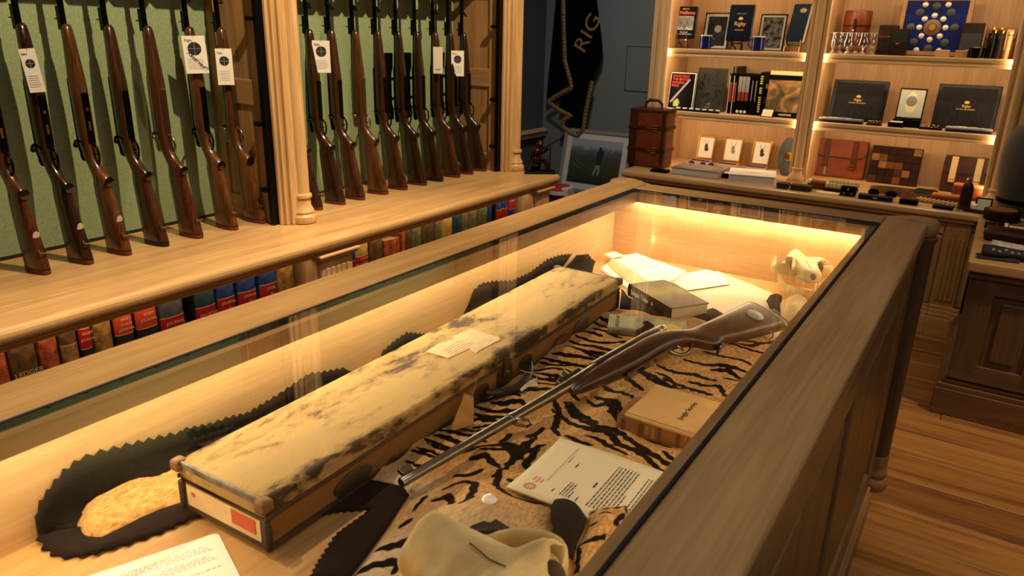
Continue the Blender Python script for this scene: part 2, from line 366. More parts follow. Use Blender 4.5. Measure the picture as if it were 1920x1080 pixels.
# barrel rack: a board pierced by one oval hole per barrel (just above the picture)
def rack(y0, n, pitch):
    b = MB(); K = 24
    for i in range(n):
        yc = y0+i*pitch; xa, xb, ya, yb = -2.785, -2.585, yc-pitch/2, yc+pitch/2
        inn, sq = [], []
        for k in range(K):
            a = 2*PI*(k+.5)/K; c, s = math.cos(a), math.sin(a)
            inn.append((-2.672+.052*c, yc+.030*s)); m_ = max(abs(c), abs(s)); sq.append(((xa+xb)/2+(xb-xa)/2*c/m_, yc+pitch/2*s/m_))
        vs = []; fs = []
        for z in (1.66, 1.68): vs += [(*p, z) for p in inn]+[(*p, z) for p in sq]
        for k in range(K):
            j = (k+1) % K
            fs += [(k, j, K+j, K+k), (2*K+k, 3*K+k, 3*K+j, 2*K+j), (k, 2*K+k, 2*K+j, j), (K+k, K+j, 3*K+j, 3*K+k)]
        b.add(vs, fs)
    b.build('barrel_rack', OAKY, gc, w=True)
rack(1.087-.142, 8, .142); rack(2.265, 10, .144)
# ---------------------------------------------------------------- bookcase on the back wall
bc = thing('bookcase', 'oak bookcase with lit open shelves over a low cupboard along the back wall', 'bookcase', (-.4, 4.6, 0))
B = lambda *a: MB().box(*a)
def bb(name, m, *a, bev=0, **k): return MB().box(*a).build(name, m, bc, w=True, bevel=bev, **k)
bb('counter', wood('counter_oak', '#ad8350', '#d0a873', 'x', rough=.32, coat=.2), -1.915, 1.4, 4.168, 4.92, .618, .66, bev=.016, seg=4)
bb('counter_mould', OAKX, -1.89, -.02, 4.19, 4.5, .600, .619, bev=.006)
bb('cupboard_body', CASX, -1.875, 0, 4.225, 4.92, .10, .601)
bb('back_panel', BACKZ, -1.87, 1.4, 4.89, 4.92, .66, 2.5)
for i, (x0, x1) in enumerate(((-1.76, -1.20), (-1.19, -.64), (-.63, -.145))):
    f = bb('drawer', CASX, x0, x1, 4.211, 4.226, .535, .592, bev=.003)
    MB().lathe([(.004, 0), (.004, .010), (.010, .013), (.011, .018), (.006, .023)], 14, X=M.Translation(((x0+x1)/2, 4.211, .563)) @ M.Rotation(PI/2, 4, 'X')).build('knob', BRASS, f, w=True, smooth=40)
for i, (x0, x1) in enumerate(((-1.76, -1.20), (-1.19, -.64), (-.63, -.145))):
    d = bb('door', CASZ, x0, x1, 4.213, 4.226, .165, .525, bev=.003)
    for a in ((x0+.002, x0+.065, .167, .523), (x1-.065, x1-.002, .167, .523), (x0+.065, x1-.065, .167, .23), (x0+.065, x1-.065, .455, .523)):
        MB().box(a[0], a[1], 4.204, 4.214, a[2], a[3]).build('door_frame', CASZ, d, w=True, bevel=.004)
    MB().box(x0+.09, x1-.09, 4.206, 4.214, .255, .43).build('door_panel', CASZ, d, w=True, bevel=.008)
for x0 in (-1.875, -.14):
    bb('pilaster', CASZ, x0, x0+.11, 4.205, 4.23, .16, .60, bev=.003)
    for k in range(4): bb('fluting', CASZ, x0+.016+k*.021, x0+.031+k*.021, 4.199, 4.206, .19, .52, bev=.002)
for z0, z1, o in ((0, .105, .03), (.105, .125, .022), (.125, .145, .014), (.145, .165, .006)):
    bb('plinth', CASX, -1.88, -.14, 4.235-o-.02, 4.9, z0, z1, bev=.004); bb('plinth', CASX, -.14, 0.0, 4.225-o-.02, 4.9, z0, z1, bev=.004)
    bb('plinth', CASX, -.04, .0, 4.19-o, 4.9, z0, z1, bev=.004)
SH = wood('shelf_edge_oak', '#b98d58', '#d8b37f', 'x', rough=.4)
BAYS = ((-1.815, -.99), (-.905, -.02), (.085, 1.3))
for x0, x1 in BAYS:
    for zt in (1.371, 1.003, 1.775):
        bb('shelf', SH, x0, x1, 4.515, 4.89, zt-.022, zt, bev=.004)
        bb('shelf_lip', SH, x0, x1, 4.522, 4.536, zt-.030, zt-.020, bev=.003)
        bb('shelf_lip', SH, x0, x1, 4.512, 4.536, zt-.046, zt-.031, bev=.006)
for xs, cx in (((-1.915, -1.880, -1.84, -1.815), -1.860), ((-.995, -.975, -.92, -.902), -.948), ((-.022, -.002, .06, .086), .030)):
    bb('upright', BACKZ, xs[0]+.004, xs[3]-.004, 4.52, 4.90, .66, 2.5)
    bb('stile', OAKZ, xs[0], xs[1], 4.49, 4.525, .66, 2.5, bev=.006); bb('stile', OAKZ, xs[2], xs[3], 4.49, 4.525, .66, 2.5, bev=.006)
    bb('stile', OAKZ, xs[1]-.004, xs[2]+.004, 4.503, 4.525, .66, 2.5, bev=.003)
    MB().lathe([(.026, .74), (.026, 2.5)], 20, X=M.Translation((cx, 4.498, 0))).build('column', OAKZ, bc, w=True, smooth=40)
    MB().box(cx-.046, cx+.046, 4.455, 4.52, .66, .675).lathe([(.046, .675), (.044, .69), (.034, .705), (.030, .722), (.034, .728), (.034, .738), (.027, .742)], 24, X=M.Translation((cx, 4.495, 0))).build('column_base', OAKZ, bc, w=True, smooth=40)
for x0, x1 in BAYS[:2]:
    for x, d in ((x0, 1), (x1, -1)): bb('led_strip', LEDW, x-.001*d, x+.003*d, 4.504, 4.512, .69, 2.3)
# ---------------------------------------------------------------- low cabinet on the right
rc = thing('low_cabinet', 'low oak cabinet with raised panels and deep plinth nearest the right edge', 'cabinet', (.6, 3.7, 0))
def rb(name, m, *a, bev=0, **k): return MB().box(*a).build(name, m, rc, w=True, bevel=bev, **k)
rb('cabinet_top', wood('cabinet_top_oak', '#9c7546', '#bd9462', 'x', rough=.35), -.012, 1.5, 3.215, 4.165, .618, .66, bev=.008, seg=3)
rb('top_mould', DKOAK, 0, 1.5, 3.232, 4.16, .592, .618, bev=.006)
rb('body', DKOAK, .01, 1.5, 3.262, 4.16, .16, .60)
for x0, x1 in ((.01, .10), (.245, .345), (.64, .74)): rb('stile', DKOAK, x0, x1, 3.248, 3.264, .20, .592, bev=.003)
for z0, z1 in ((.165, .235), (.53, .592)): rb('rail', wood('dark_oak_cross', '#4b3522', '#6b4d31', 'x'), .01, 1.2, 3.2485, 3.264, z0, z1, bev=.003)
for x0, x1, z0, z1 in ((.13, .215, .262, .505), (.375, .61, .262, .36), (.375, .61, .40, .505)): rb('raised_panel', DKOAK, x0, x1, 3.252, 3.264, z0, z1, bev=.007)
rb('rail', DKOAK, .345, .64, 3.2487, 3.264, .365, .395)
for z0, z1, o in ((0, .115, .03), (.115, .135, .022), (.135, .152, .012), (.152, .166, .004)):
    rb('plinth', wood('plinth_oak', '#55391f', '#7a5630', 'x', rough=.45), .01-o-.006, 1.5, 3.25-o+.02, 4.15, z0, z1, bev=.004)
# ---------------------------------------------------------------- dark corner: bench, picture, cushion, banner, bronze
bn = thing('bench', 'low dark bench in the far corner under the leaning picture', 'bench', (-2.45, 4.68, 0))
b = MB().box(-2.85, -2.08, 4.42, 4.92, .31, .345); DARKW = wood('dark_stained_wood', '#2a1c12', '#3e2a1a', 'x'); b.build('seat', DARKW, bn, w=True, bevel=.004)
for x in (-2.82, -2.15):
    for y in (4.45, 4.85): MB().box(x, x+.04, y, y+.04, 0, .31).build('leg', DARKW, bn, w=True)
def panel(name, label, cat, X, wd, ht, dp, group=None):
    """Thing whose front faces local -y; origin at the bottom centre of its front."""
    return thing(name, label, cat, mat=X, group=group)
def frame_parts(t, wd, ht, bw, dp, mframe, mmat=None, mw=0, minner=None):
    b = MB()
    for a in ((-wd/2, -wd/2+bw, 0, ht), (wd/2-bw, wd/2, 0, ht), (-wd/2+bw, wd/2-bw, 0, bw), (-wd/2+bw, wd/2-bw, ht-bw, ht)): b.box(a[0], a[1], 0, dp, a[2], a[3])
    b.build('frame', mframe, t, bevel=min(.003, bw/4))
    if mmat: MB().box(-wd/2+bw, wd/2-bw, dp*.4, dp*.8, bw, ht-bw).build('mount', mmat, t)
    if minner: MB().box(-wd/2+bw+mw, wd/2-bw-mw, dp*.35, dp*.4, bw+mw, ht-bw-mw).build('print', minner, t)
pic = thing('framed_picture', 'framed photograph of a walking hunter on a moor leaning in the dark corner', 'picture', mat=TR(-2.42, 4.75, .3475, 0, math.radians(-13)))
s = N('moor_photograph'); tc = s.coords((1, 1, 1)); sp = s.n('SeparateXYZ'); s.l(tc, 0, sp, 0); mr = s.n('MapRange'); mr.inputs['From Min'].default_value = .07; mr.inputs['From Max'].default_value = .38; s.l(sp, 2, mr, 0)
nz = s.n('TexNoise', Scale=30, Detail=4); s.l(tc, 0, nz, 'Vector'); ad = s.n('Math', operation='MULTIPLY_ADD'); s.l(nz, 0, ad, 0); ad.inputs[1].default_value = .25; s.l(mr, 0, ad, 2)
r = s.ramp([(.12, '#1d2416'), (.5, '#39402a'), (.72, '#3f4238'), (.88, '#545a60'), (1, '#9b9ca8')]); s.l(ad, 0, r, 0); s.l(r, 0, s.b, 'Base Color')
frame_parts(pic, .545, .455, .026, .022, plain('driftwood', '#6e675e', .8, col2='#8d867c', scale=40, stretch=(4, 1, 1)), plain('mount_board', '#c9c6c0', .8), .042, s.m)
hm = plain('photo_figure', '#171a22', .7); fb = MB()
fb.lathe([(.010, 0), (.013, .006), (.012, .016), (.005, .022)], 10, X=M.Translation((.035, .007, .318)) @ M.Diagonal((1, .1, 1, 1)))
fb.prism([(.012, .21), (.052, .21), (.062, .30), (.048, .322), (.028, .322), (.012, .30)], 0, .001, X=M.Translation((0, .0075, 0)) @ M.Rotation(PI/2, 4, 'X'))
fb.build('figure_body', hm, pic)
fb = MB(); fb.prism([(.014, .21), (.032, .21), (.024, .17), (.008, .128), (-.004, .128), (.008, .17)], 0, .001, X=M.Translation((0, .0075, 0)) @ M.Rotation(PI/2, 4, 'X'))
fb.prism([(.03, .21), (.05, .21), (.052, .17), (.046, .135), (.030, .135), (.038, .17)], 0, .001, X=M.Translation((0, .0075, 0)) @ M.Rotation(PI/2, 4, 'X'))
fb.build('figure_legs', plain('photo_legs', '#8a8478', .7), pic)
MB().box(-.25, .25, .004, .005, .02, .43).build('glazing', GLASS, pic)
cu = aty(1050, 362, 4.5)
cz = thing('cushion', 'red and white round cushion behind the end of the gun cabinet', 'cushion', (cu.x, 4.50, .345))
MB().lathe([(.02, 0), (.07, .008), (.088, .04), (.088, .06), (.07, .088), (.02, .096)], 28).build('cover', plain('red_cloth', '#a81c1c', .8), cz, smooth=60)
MB().lathe([(.0885, .035), (.0895, .05), (.0885, .062)], 28, cap=False).box(.0, .09, -.06, .06, .02, .088).build('white_band', plain('white_cloth', '#cfc8bd', .8), cz, bevel=.012)
# banner
bnr = thing('banner', 'black hanging banner with gold fringe and gold lettering in the far corner', 'banner', (-2.6, 4.9, .75))
BLKC = plain('black_velvet', '#050506', .95, spec=.05); FRG = plain('gold_fringe', '#8f6a26', .6, col2='#4d3712', scale=260, stretch=(1, 1, .2), lo=.4, hi=.6)
def poly_at(pts, v):
    for (a, x0), (b_, x1) in zip(pts, pts[1:]):
        if v <= b_: return x0+(x1-x0)*(v-a)/(b_-a)
    return pts[-1][1]
def sheet(rows, yb, amp, waves, name):
    # rows: list of (Y, xl, xr) pixel rows of the cloth, taken to the plane it hangs in
    L = [(r_[0], r_[1]) for r_ in rows]; R_ = [(r_[0], r_[2]) for r_ in rows]; ya, ye = rows[0][0], rows[-1][0]
    def fn(u, v):
        Y = ya+(ye-ya)*v; X = poly_at(L, Y)*(1-u)+poly_at(R_, Y)*u
        p = aty(X, Y, yb); return (p.x, yb+amp*math.sin(waves*u*PI+.6*v), p.z)
    MB().grid(22, 40, fn).build(name, BLKC, bnr, w=True, solid=.004, smooth=60)
sheet([(-60, 1050, 1066), (0, 1042, 1064), (100, 1032, 1066), (160, 1026, 1072), (170, 1025, 1068), (191, 1024, 1028)], 4.90, .012, 3, 'rear_fold')
sheet([(-60, 1052, 1110), (0, 1056, 1119), (85, 1058, 1130), (110, 1062, 1128), (145, 1068, 1112), (170, 1060, 1104), (200, 1046, 1099), (215, 1068, 1097), (235, 1056, 1093), (250, 1074, 1088), (256, 1082, 1084)], 4.865, .014, 5, 'front_fold')
def fringe(pts, y, wd):
    P_ = [aty(*q, y) for q in pts]; b = MB(); out = []
    dense = []
    for a, c in zip(P_, P_[1:]):
        n = max(2, int((c-a).length/.012)); dense += [a.lerp(c, k/n) for k in range(n)]
    dense.append(P_[-1])
    for i, p in enumerate(dense):
        t = (dense[min(i+1, len(dense)-1)]-dense[max(i-1, 0)]).normalized(); s_ = V((0, -1, 0)).cross(t); ww = wd*(1+.18*(i % 2))
        out.append([p-s_*ww/2, p+V((0, -.006-.003*(i % 2), 0)), p+s_*ww/2, p+V((0, .004, 0))])
    b.loft(out).build('fringe', FRG, bnr, w=True)
fringe([(1055, -40), (1057, 60), (1059, 115), (1070, 155), (1071, 165), (1048, 177), (1027, 191), (1048, 207), (1070, 217), (1056, 226), (1053, 240)], 4.842, .030)
fringe([(1053, 238), (1070, 250), (1083, 256), (1094, 240), (1097, 215), (1103, 185), (1110, 152)], 4.846, .028)
q = aty(1102, 62, 4.845); text('RIG', .150, plain('banner_gold', '#8a6433', .6), bnr, RM[bnr.name].inverted() @ face_ny(q.x, 4.845, q.z, math.radians(63)), sx=1.15)
# bronze
BRZ = plain('dark_bronze', '#2a1d12', .22, .9, col2='#4a3018', scale=20)
st = thing('bronze_statuette', 'small dark bronze of a kneeling marksman on the end of the cabinet shelf', 'statuette', (-2.24, 3.735, .66), rot=math.radians(38))
MB().box(-.085, .095, -.045, .045, 0, .016).build('plinth', BLACK, st, bevel=.005)
b = MB(); b.tube([(-.055, .01, .024), (.0, .016, .022), (.012, .016, .06), (-.035, .01, .078)], [.013, .014, .017, .021], 10)
b.tube([(.055, -.016, .018), (.048, -.016, .022), (.038, -.016, .072), (-.03, -.012, .082)], [.012, .011, .015, .02], 10)
b.tube([(-.036, 0, .070), (-.032, 0, .10), (-.012, 0, .135), (-.006, 0, .148)], [.024, .026, .028, .014], 12)
b.tube([(-.006, .022, .135), (.022, .026, .118), (.052, .006, .142)], [.011, .010, .008], 8); b.tube([(-.012, -.022, .135), (.012, -.032, .118), (.022, -.008, .140)], [.011, .010, .008], 8)
b.ball((.004, 0, .166), .017, 12); b.lathe([(.026, 0), (.024, .004), (.014, .008), (.012, .018), (.004, .021)], 12, X=M.Translation((.002, 0, .172)))
b.build('figure', BRZ, st, smooth=60)
MB().tube([(-.02, -.004, .136), (.02, -.004, .148), (.06, -.004, .166), (.125, -.004, .206)], [.007, .006, .0045, .0035], 8).build('rifle', BRZ, st, smooth=60)
MB().tube([(.062, .018, .016), (.064, 0, .165)], .0028, 6).tube([(.062, -.020, .016), (.064, 0, .165)], .0028, 6).build('shooting_sticks', BRZ, st)
# ---------------------------------------------------------------- rifles
WAL = [wood('walnut_red', '#241208', '#583016', 'z', .8, .25, dark='#0a0502', coat=.45), wood('walnut_gold', '#2b1608', '#6f441e', 'z', .7, .25, dark='#0e0603', coat=.45),
       wood('walnut_dark', '#140b06', '#38210f', 'z', .8, .25, dark='#070302', coat=.45), wood('walnut_brown', '#211208', '#4e2e15', 'z', 1.1, .25, dark='#0a0503', coat=.45)]
BLUED = plain('blued_steel', '#14151a', .28, .85); CASEH = plain('worn_steel', '#8b857a', .28, 1); PADR = plain('red_rubber', '#6a2c1a', .75, bump=.1, scale=300); PADB = plain('black_rubber', '#16120f', .7)
HORN = plain('black_horn', '#0d0a09', .2, coat=.5)
STOCK = [(.018, .052, .172, .0205), (.06, .050, .161, .0225), (.12, .046, .144, .0225), (.18, .041, .128, .021), (.215, .037, .118, .020), (.24, .036, .116, .0190), (.262, .038, .117, .0180),
         (.276, .036, .108, .0178), (.292, .030, .088, .0178), (.31, .022, .072, .018), (.335, .012, .060, .0195), (.37, .002, .055, .0225), (.42, -.002, .054, .0245), (.50, -.002, .054, .0245),
         (.57, -.003, .052, .0245), (.62, -.003, .046, .0235), (.68, -.002, .040, .0205), (.73, -.002, .035, .0175), (.755, 0, .031, .0155), (.768, .003, .027, .0125), (.774, .009, .021, .0075)]
OLD = [(.006, .055, .172, .0195), (.06, .052, .160, .0215), (.12, .049, .143, .0215), (.18, .045, .126, .020), (.215, .041, .112, .0185), (.235, .039, .112, .0180), (.258, .038, .116, .0172),
       (.274, .034, .106, .017), (.29, .028, .086, .0172), (.31, .020, .070, .0178), (.335, .010, .058, .0195), (.37, .000, .052, .022), (.42, -.004, .050, .0235), (.50, -.004, .050, .0235),
       (.56, -.004, .046, .0225), (.60, -.003, .040, .020), (.64, -.001, .034, .017), (.675, .001, .029, .0135), (.692, .005, .025, .0095), (.70, .011, .020, .005)]
def rifle(name, label, wm, padm, L=1.13, st=STOCK, band=False, scope=False, antique=False, oval=False, group=None, swivel=True, floor=BLUED):
    t = thing(name, label, 'rifle', group=group)
    n = 22; rings = []
    for z, a, b_, hw in st:
        c = (a+b_)/2; h = (b_-a)/2; r_ = []
        for k in range(n):
            q = 2*PI*k/n; co, si = math.cos(q), math.sin(q); e = .78
            r_.append((c+h*math.copysign(abs(co)**e, co), hw*math.copysign(abs(si)**e, si), z))
        rings.append(r_)
    MB().loft(rings).build('stock', wm, t, smooth=50)
    a, b_ = st[0][1], st[0][2]; z1 = st[0][0]; pr = []
    for z, k in ((0, .97), (.003, 1.0), (z1-.002, 1.0)):
        pr.append([((a+b_)/2+(b_-a)/2*k*math.copysign(abs(math.cos(q))**.7, math.cos(q)), st[0][3]*k*math.copysign(abs(math.sin(q))**.8, math.sin(q)), z) for q in [2*PI*i/n for i in range(n)]])
    MB().loft(pr).build('butt_pad', padm, t, smooth=50)
    if not antique:
        MB().loft([[(x*1.004-.0004, y*1.01, z) for x, y, _ in rings[0]] for z in (z1-.0025, z1+.001)]).build('pad_spacer', BLACK, t)
    zf = st[-1][0]
    bm_ = BLUED if not antique else plain('worn_barrel_steel', '#8a857c', .30, 1)
    MB().lathe([(.0155, .55), (.0150, .60), (.0118, .70), (.0100, .82), (.0088, L-.03), (.0088, L-.002), (.0080, L), (.0040, L), (.0040, L-.02)], 18).build('barrel', bm_, t, smooth=40)
    MB().lathe([(.012, .345), (.0155, .36), (.0165, .40), (.0165, .585), (.0155, .60)], 18, X=M.Translation((-.003, 0, 0))).build('receiver', floor if not antique else CASEH, t, smooth=40)
    MB().lathe([(.003, .318), (.009, .322), (.0125, .335), (.0125, .37)], 14, X=M.Translation((-.004, 0, 0))).build('bolt_shroud', floor, t, smooth=40)
    hb = MB().tube([(-.004, -.012, .392), (-.003, -.024, .390), (.004, -.032, .387), (.014, -.036, .383)], [.0055, .005, .0042, .004], 8); hb.ball((.020, -.038, .380), .0092, 12)
    hb.build('bolt_handle', floor if not antique else CASEH, t, smooth=50)
    fp = MB().box(.050, .0565, -.0115, .0115, .385, .555).build('floor_plate', floor, t, bevel=.002)
    tg = [(.053, 0, .385), (.064, 0, .383), (.078, 0, .372), (.083, 0, .350), (.079, 0, .326), (.066, 0, .314), (.062, 0, .300)]
    gm = floor if not antique else CASEH
    MB().tube(tg, [.0058, .0052, .0042, .004, .0042, .005, .004], 8).build('trigger_guard', gm, t, smooth=50)
    MB().tube([(.055, 0, .350), (.066, 0, .348), (.072, 0, .352)], [.003, .0026, .002], 6).build('trigger', gm, t, smooth=50)
    MB().lathe([(.0165, 0), (.0175, .002), (.0160, .005), (.006, .0065)], 18, X=TR(.1165, 0, .258, 0, 0, math.radians(97))).build('grip_cap', HORN, t, smooth=40)
    b = MB(); b.box(-.024, -.010, -.004, .004, L-.035, L-.012).tube([(-.010, 0, L-.03), (-.026, 0, L-.018)], .002, 6).build('front_sight', bm_, t, bevel=.001)
    zr = .68 if antique else .80
    b = MB().box(-.020, -.006, -.008, .008, zr-.045, zr+.03).box(-.034, -.018, -.0085, .0085, zr-.012, zr-.008)
    if antique: b.box(-.030, -.018, -.0075, .0075, zr+.006, zr+.009)
    b.build('rear_sight', bm_ if not antique else CASEH, t, bevel=.001)
    if swivel:
        zs = .845 if antique else .865
        b = MB().tube([(.008, -.007, zs+.018), (.026, -.009, zs), (.032, 0, zs-.004), (.026, .009, zs), (.008, .007, zs+.018)], .0030, 6)
        b.lathe([(.0105, zs+.01), (.0112, zs+.013), (.0112, zs+.022), (.0105, zs+.025)], 14).build('barrel_swivel', bm_ if not antique else CASEH, t, smooth=50)
        MB().tube([(.150, -.0, .085), (.158, -.010, .082), (.168, -.012, .076), (.172, 0, .074), (.168, .012, .076), (.158, .010, .082), (.150, 0, .085)], .0020, 6).build('butt_swivel', STEEL if not antique else CASEH, t, smooth=50)
    if band: MB().lathe([(.0, .0022), (.006, .0018), (.0112, -.001), (.0112, -.003)], 18, X=TR(.1425, 0, .125, 0, 0, math.radians(90+13)) @ M.Diagonal((1.5, 1, 1, 1))).build('belly_plate', plain('silver_plate', '#cfc3b0', .35, .4), t, smooth=40)
    if oval: MB().box(.0566, .0572, -.004, .004, .43, .46).lathe([(0, 0), (.006, .0003), (0, .0006)], 14, X=TR(.0567, 0, .50, 0, 0, PI/2)).build('engraved_gold', plain('engraved_gold', '#b98a35', .35, 1), fp, bevel=.0003)
    if antique: MB().lathe([(0, 0), (.0215, .0008), (.0205, .0014), (0, .0016)], 28, X=TR(.107, .0222, .068, 0, math.radians(-90))).build('silver_plaque', plain('dull_silver', '#b3aca2', .5, .1, col2='#8f877c', scale=120), t, smooth=40)
    if antique:
        b = MB().box(-.040, -.018, -.009, .009, .345, .350).box(-.034, -.014, -.006, .006, .35, .40).box(-.046, -.036, -.003, .003, .343, .352); b.build('aperture_sight', BLUED, t, bevel=.001)
        MB().lathe([(.0, 0), (.0045, .001), (.0045, .004), (0, .005)], 12, X=TR(.073, .007, .318, 0, math.radians(-90))).build('bolt_button', BRASS, t, smooth=40)
    if scope:
        X = M.Translation((-.050, 0, 0))
        MB().lathe([(.012, .33), (.0205, .335), (.0205, .385), (.0135, .41), (.0130, .56), (.0215, .60), (.0230, .665), (.018, .668)], 18, X=X).build('scope_tube', BLACKM, t, smooth=40)
        for z in (.43, .53): MB().lathe([(.0165, z), (.0165, z+.018)], 14, X=X).box(-.05, -.012, -.008, .008, z+.002, z+.016).build('scope_ring', BLACKM, t)
        MB().lathe([(.010, 0), (.010, .014)], 12, X=M.Translation((-.050, 0, .485)) @ M.Rotation(-PI/2, 4, 'Y')).lathe([(.010, 0), (.010, .014)], 12, X=M.Translation((-.050, -.010, .485)) @ M.Rotation(PI/2, 4, 'X')).build('turret', BLACKM, t)
    return t
GRP = 'rifles standing in the gun cabinet'
LEFT = [  # y, wood, pad, label, options
 (1.087, 0, PADR, 'dark polished walnut rifle standing leftmost in the rack, cut by the frame', dict(oval=True, band=True)),
 (1.223, 2, PADR, 'dark walnut rifle with a narrow white tag hung at its fore-end, second from the left', dict(oval=True, band=True)),
 (1.362, 1, PADR, 'golden walnut rifle with silver butt oval and gold-engraved floor plate, third from left', dict(oval=True, band=True)),
 (1.504, 3, PADB, 'walnut rifle with black butt pad and bright sling swivel, fourth from the left', dict()),
 (1.648, 0, PADR, 'dark red walnut rifle with bright steel floor plate and sling swivel, fifth from the left', dict(floor=CASEH)),
 (1.818, 1, PADR, 'figured walnut rifle behind the largest white tag with handwriting', dict()),
 (1.958, 1, PADR, 'walnut rifle with small white tag standing against the first cabinet partition', dict(floor=CASEH))]
RIGHT = [
 (2.262, 2, PADR, 'dark rifle half hidden behind the turned column base', dict()),
 (2.412, 2, PADR, 'black-looking walnut rifle wearing a white tag, first beside the turned column', dict()),
 (2.543, 3, PADR, 'brown walnut rifle second to the right of the turned column, no tag', dict()),
 (2.695, 1, PADR, 'lighter brown walnut rifle third to the right of the turned column', dict(floor=CASEH)),
 (2.850, 3, PADR, 'walnut rifle fourth to the right of the turned column, left of the first scoped rifle', dict()),
 (3.000, 2, PADR, 'dark rifle with black telescopic sight, first of the scoped rifles', dict(scope=True)),
 (3.147, 2, PADB, 'dark rifle with black telescopic sight, between the first scoped rifle and a blank white tag', dict(scope=True)),
 (3.298, 3, PADR, 'walnut rifle with the blank white tag turned away in the second bay', dict()),
 (3.430, 2, PADR, 'dark scoped rifle with white target tag, second from the far partition', dict(scope=True)),
 (3.556, 2, PADR, 'dark rifle standing last against the far partition of the gun cabinet', dict())]
random.seed(3)
for y, wi, pad, lab, op in LEFT+RIGHT:
    swv = not (op.get('scope'))
    t = rifle('bolt_action_rifle', lab, WAL[wi], pad, group=GRP, swivel=swv, **op)
    move(t, TR(-2.675, y, .6603, math.radians(random.uniform(2, 8))))
# the old rifle lying on the tiger skin
AR = M(((.9369, .3128, -.1563, -.5266), (-.1336, -.0928, -.9867, 1.8868), (-.3231, .9453, -.0452, .7965), (0, 0, 0, 1)))
t = rifle('antique_rifle', 'old sporting rifle with round silver plaque on its butt lying across the tiger skin', wood('old_walnut', '#250f07', '#55301a', 'z', 1.6, .36, dark='#0c0503', coat=.12), plain('old_steel_plate', '#4c463f', .4, .9), L=1.13, st=OLD, antique=True, floor=CASEH)
move(t, AR)
# ---------------------------------------------------------------- hang tags on the rifles
def hang_tag(X, Y, wpx, hpx, xp, label, kind, rz, roll=0):
    p = atx(X, Y, xp); dist = (p-CAM).dot(_fw); ht = hpx*dist/_F; wd = wpx*dist/_F/max(.4, math.cos(rz-math.radians(90)+math.atan2(-p.y, -p.x)+PI/2) if False else 1)
    t = thing('hang_tag', label, 'tag', mat=M.Translation(p) @ M.Rotation(rz, 4, 'Z') @ M.Rotation(roll, 4, 'Y'), group='white price tags on the rifles')
    MB().box(-wd/2, wd/2, 0, .0008, -ht, 0).build('card', PAPER, t)
    MB().tube([(0, 0, -.006), (.002, .002, .012), (.006, .02, .03), (.004, .05, .036)], .0009, 5).build('string', BLACK, t)
    if kind:
        R = .30*wd; MB().lathe([(R, 0), (R, .0004)], 28, X=TR(0, -.0002, -ht*.34, 0, PI/2)).build('target_disc', plain('target_blue_black', '#171a26', .7), t)
        MB().box(-R, R, -.0012, -.0006, -ht*.34-.0008, -ht*.34+.0008).box(-.0008, .0008, -.0012, -.0006, -ht*.34-R, -ht*.34+R).build('target_cross', plain('tag_grey', '#8f8d86', .8), t)
        b = MB()
        for k in range(6): b.box(-wd*.36, wd*(.36-.12*random.random()), -.0006, -.0002, -ht*(.62+.05*k)-.0007, -ht*(.62+.05*k)+.0007)
        b.build('print_lines', plain('tag_grey', '#8f8d86', .8), t)
        text('Rigby', wd*.16, INK, t, face_ny(-wd*.22, -.0006, -ht*.12))
    else: text('RIGBY', wd*.2, INK, t, face_ny(0, -.0006, -ht*.85))
    if kind == 2: text('Reserved!!', wd*.26, INK, t, face_ny(wd*.06, -.001, -ht*.66, math.radians(-48)), shear=.3, ext=.0004)
A = math.radians
hang_tag(49, 91, 27, 80, -2.600, 'narrow white tag with black target disc on the second rifle from the left', 1, A(52), A(-5))
hang_tag(361, 67, 40, 68, -2.612, 'largest white tag, Reserved handwritten below its target disc', 2, A(52), A(-2))
hang_tag(418, 91, 29, 66, -2.612, 'small white target tag beside the first cabinet partition', 1, A(56))
hang_tag(601, 76, 32, 58, -2.612, 'white target tag on the dark rifle beside the turned column', 1, A(45))
hang_tag(821, 88, 18, 48, -2.612, 'blank reverse of a white tag among the dark rifles of the second bay', 0, A(30))
hang_tag(858, 95, 24, 46, -2.612, 'white target tag second from the far partition', 1, A(45))
hang_tag(556, 74, 9, 56, -2.612, 'sliver of a white tag showing past the turned column', 0, A(70))
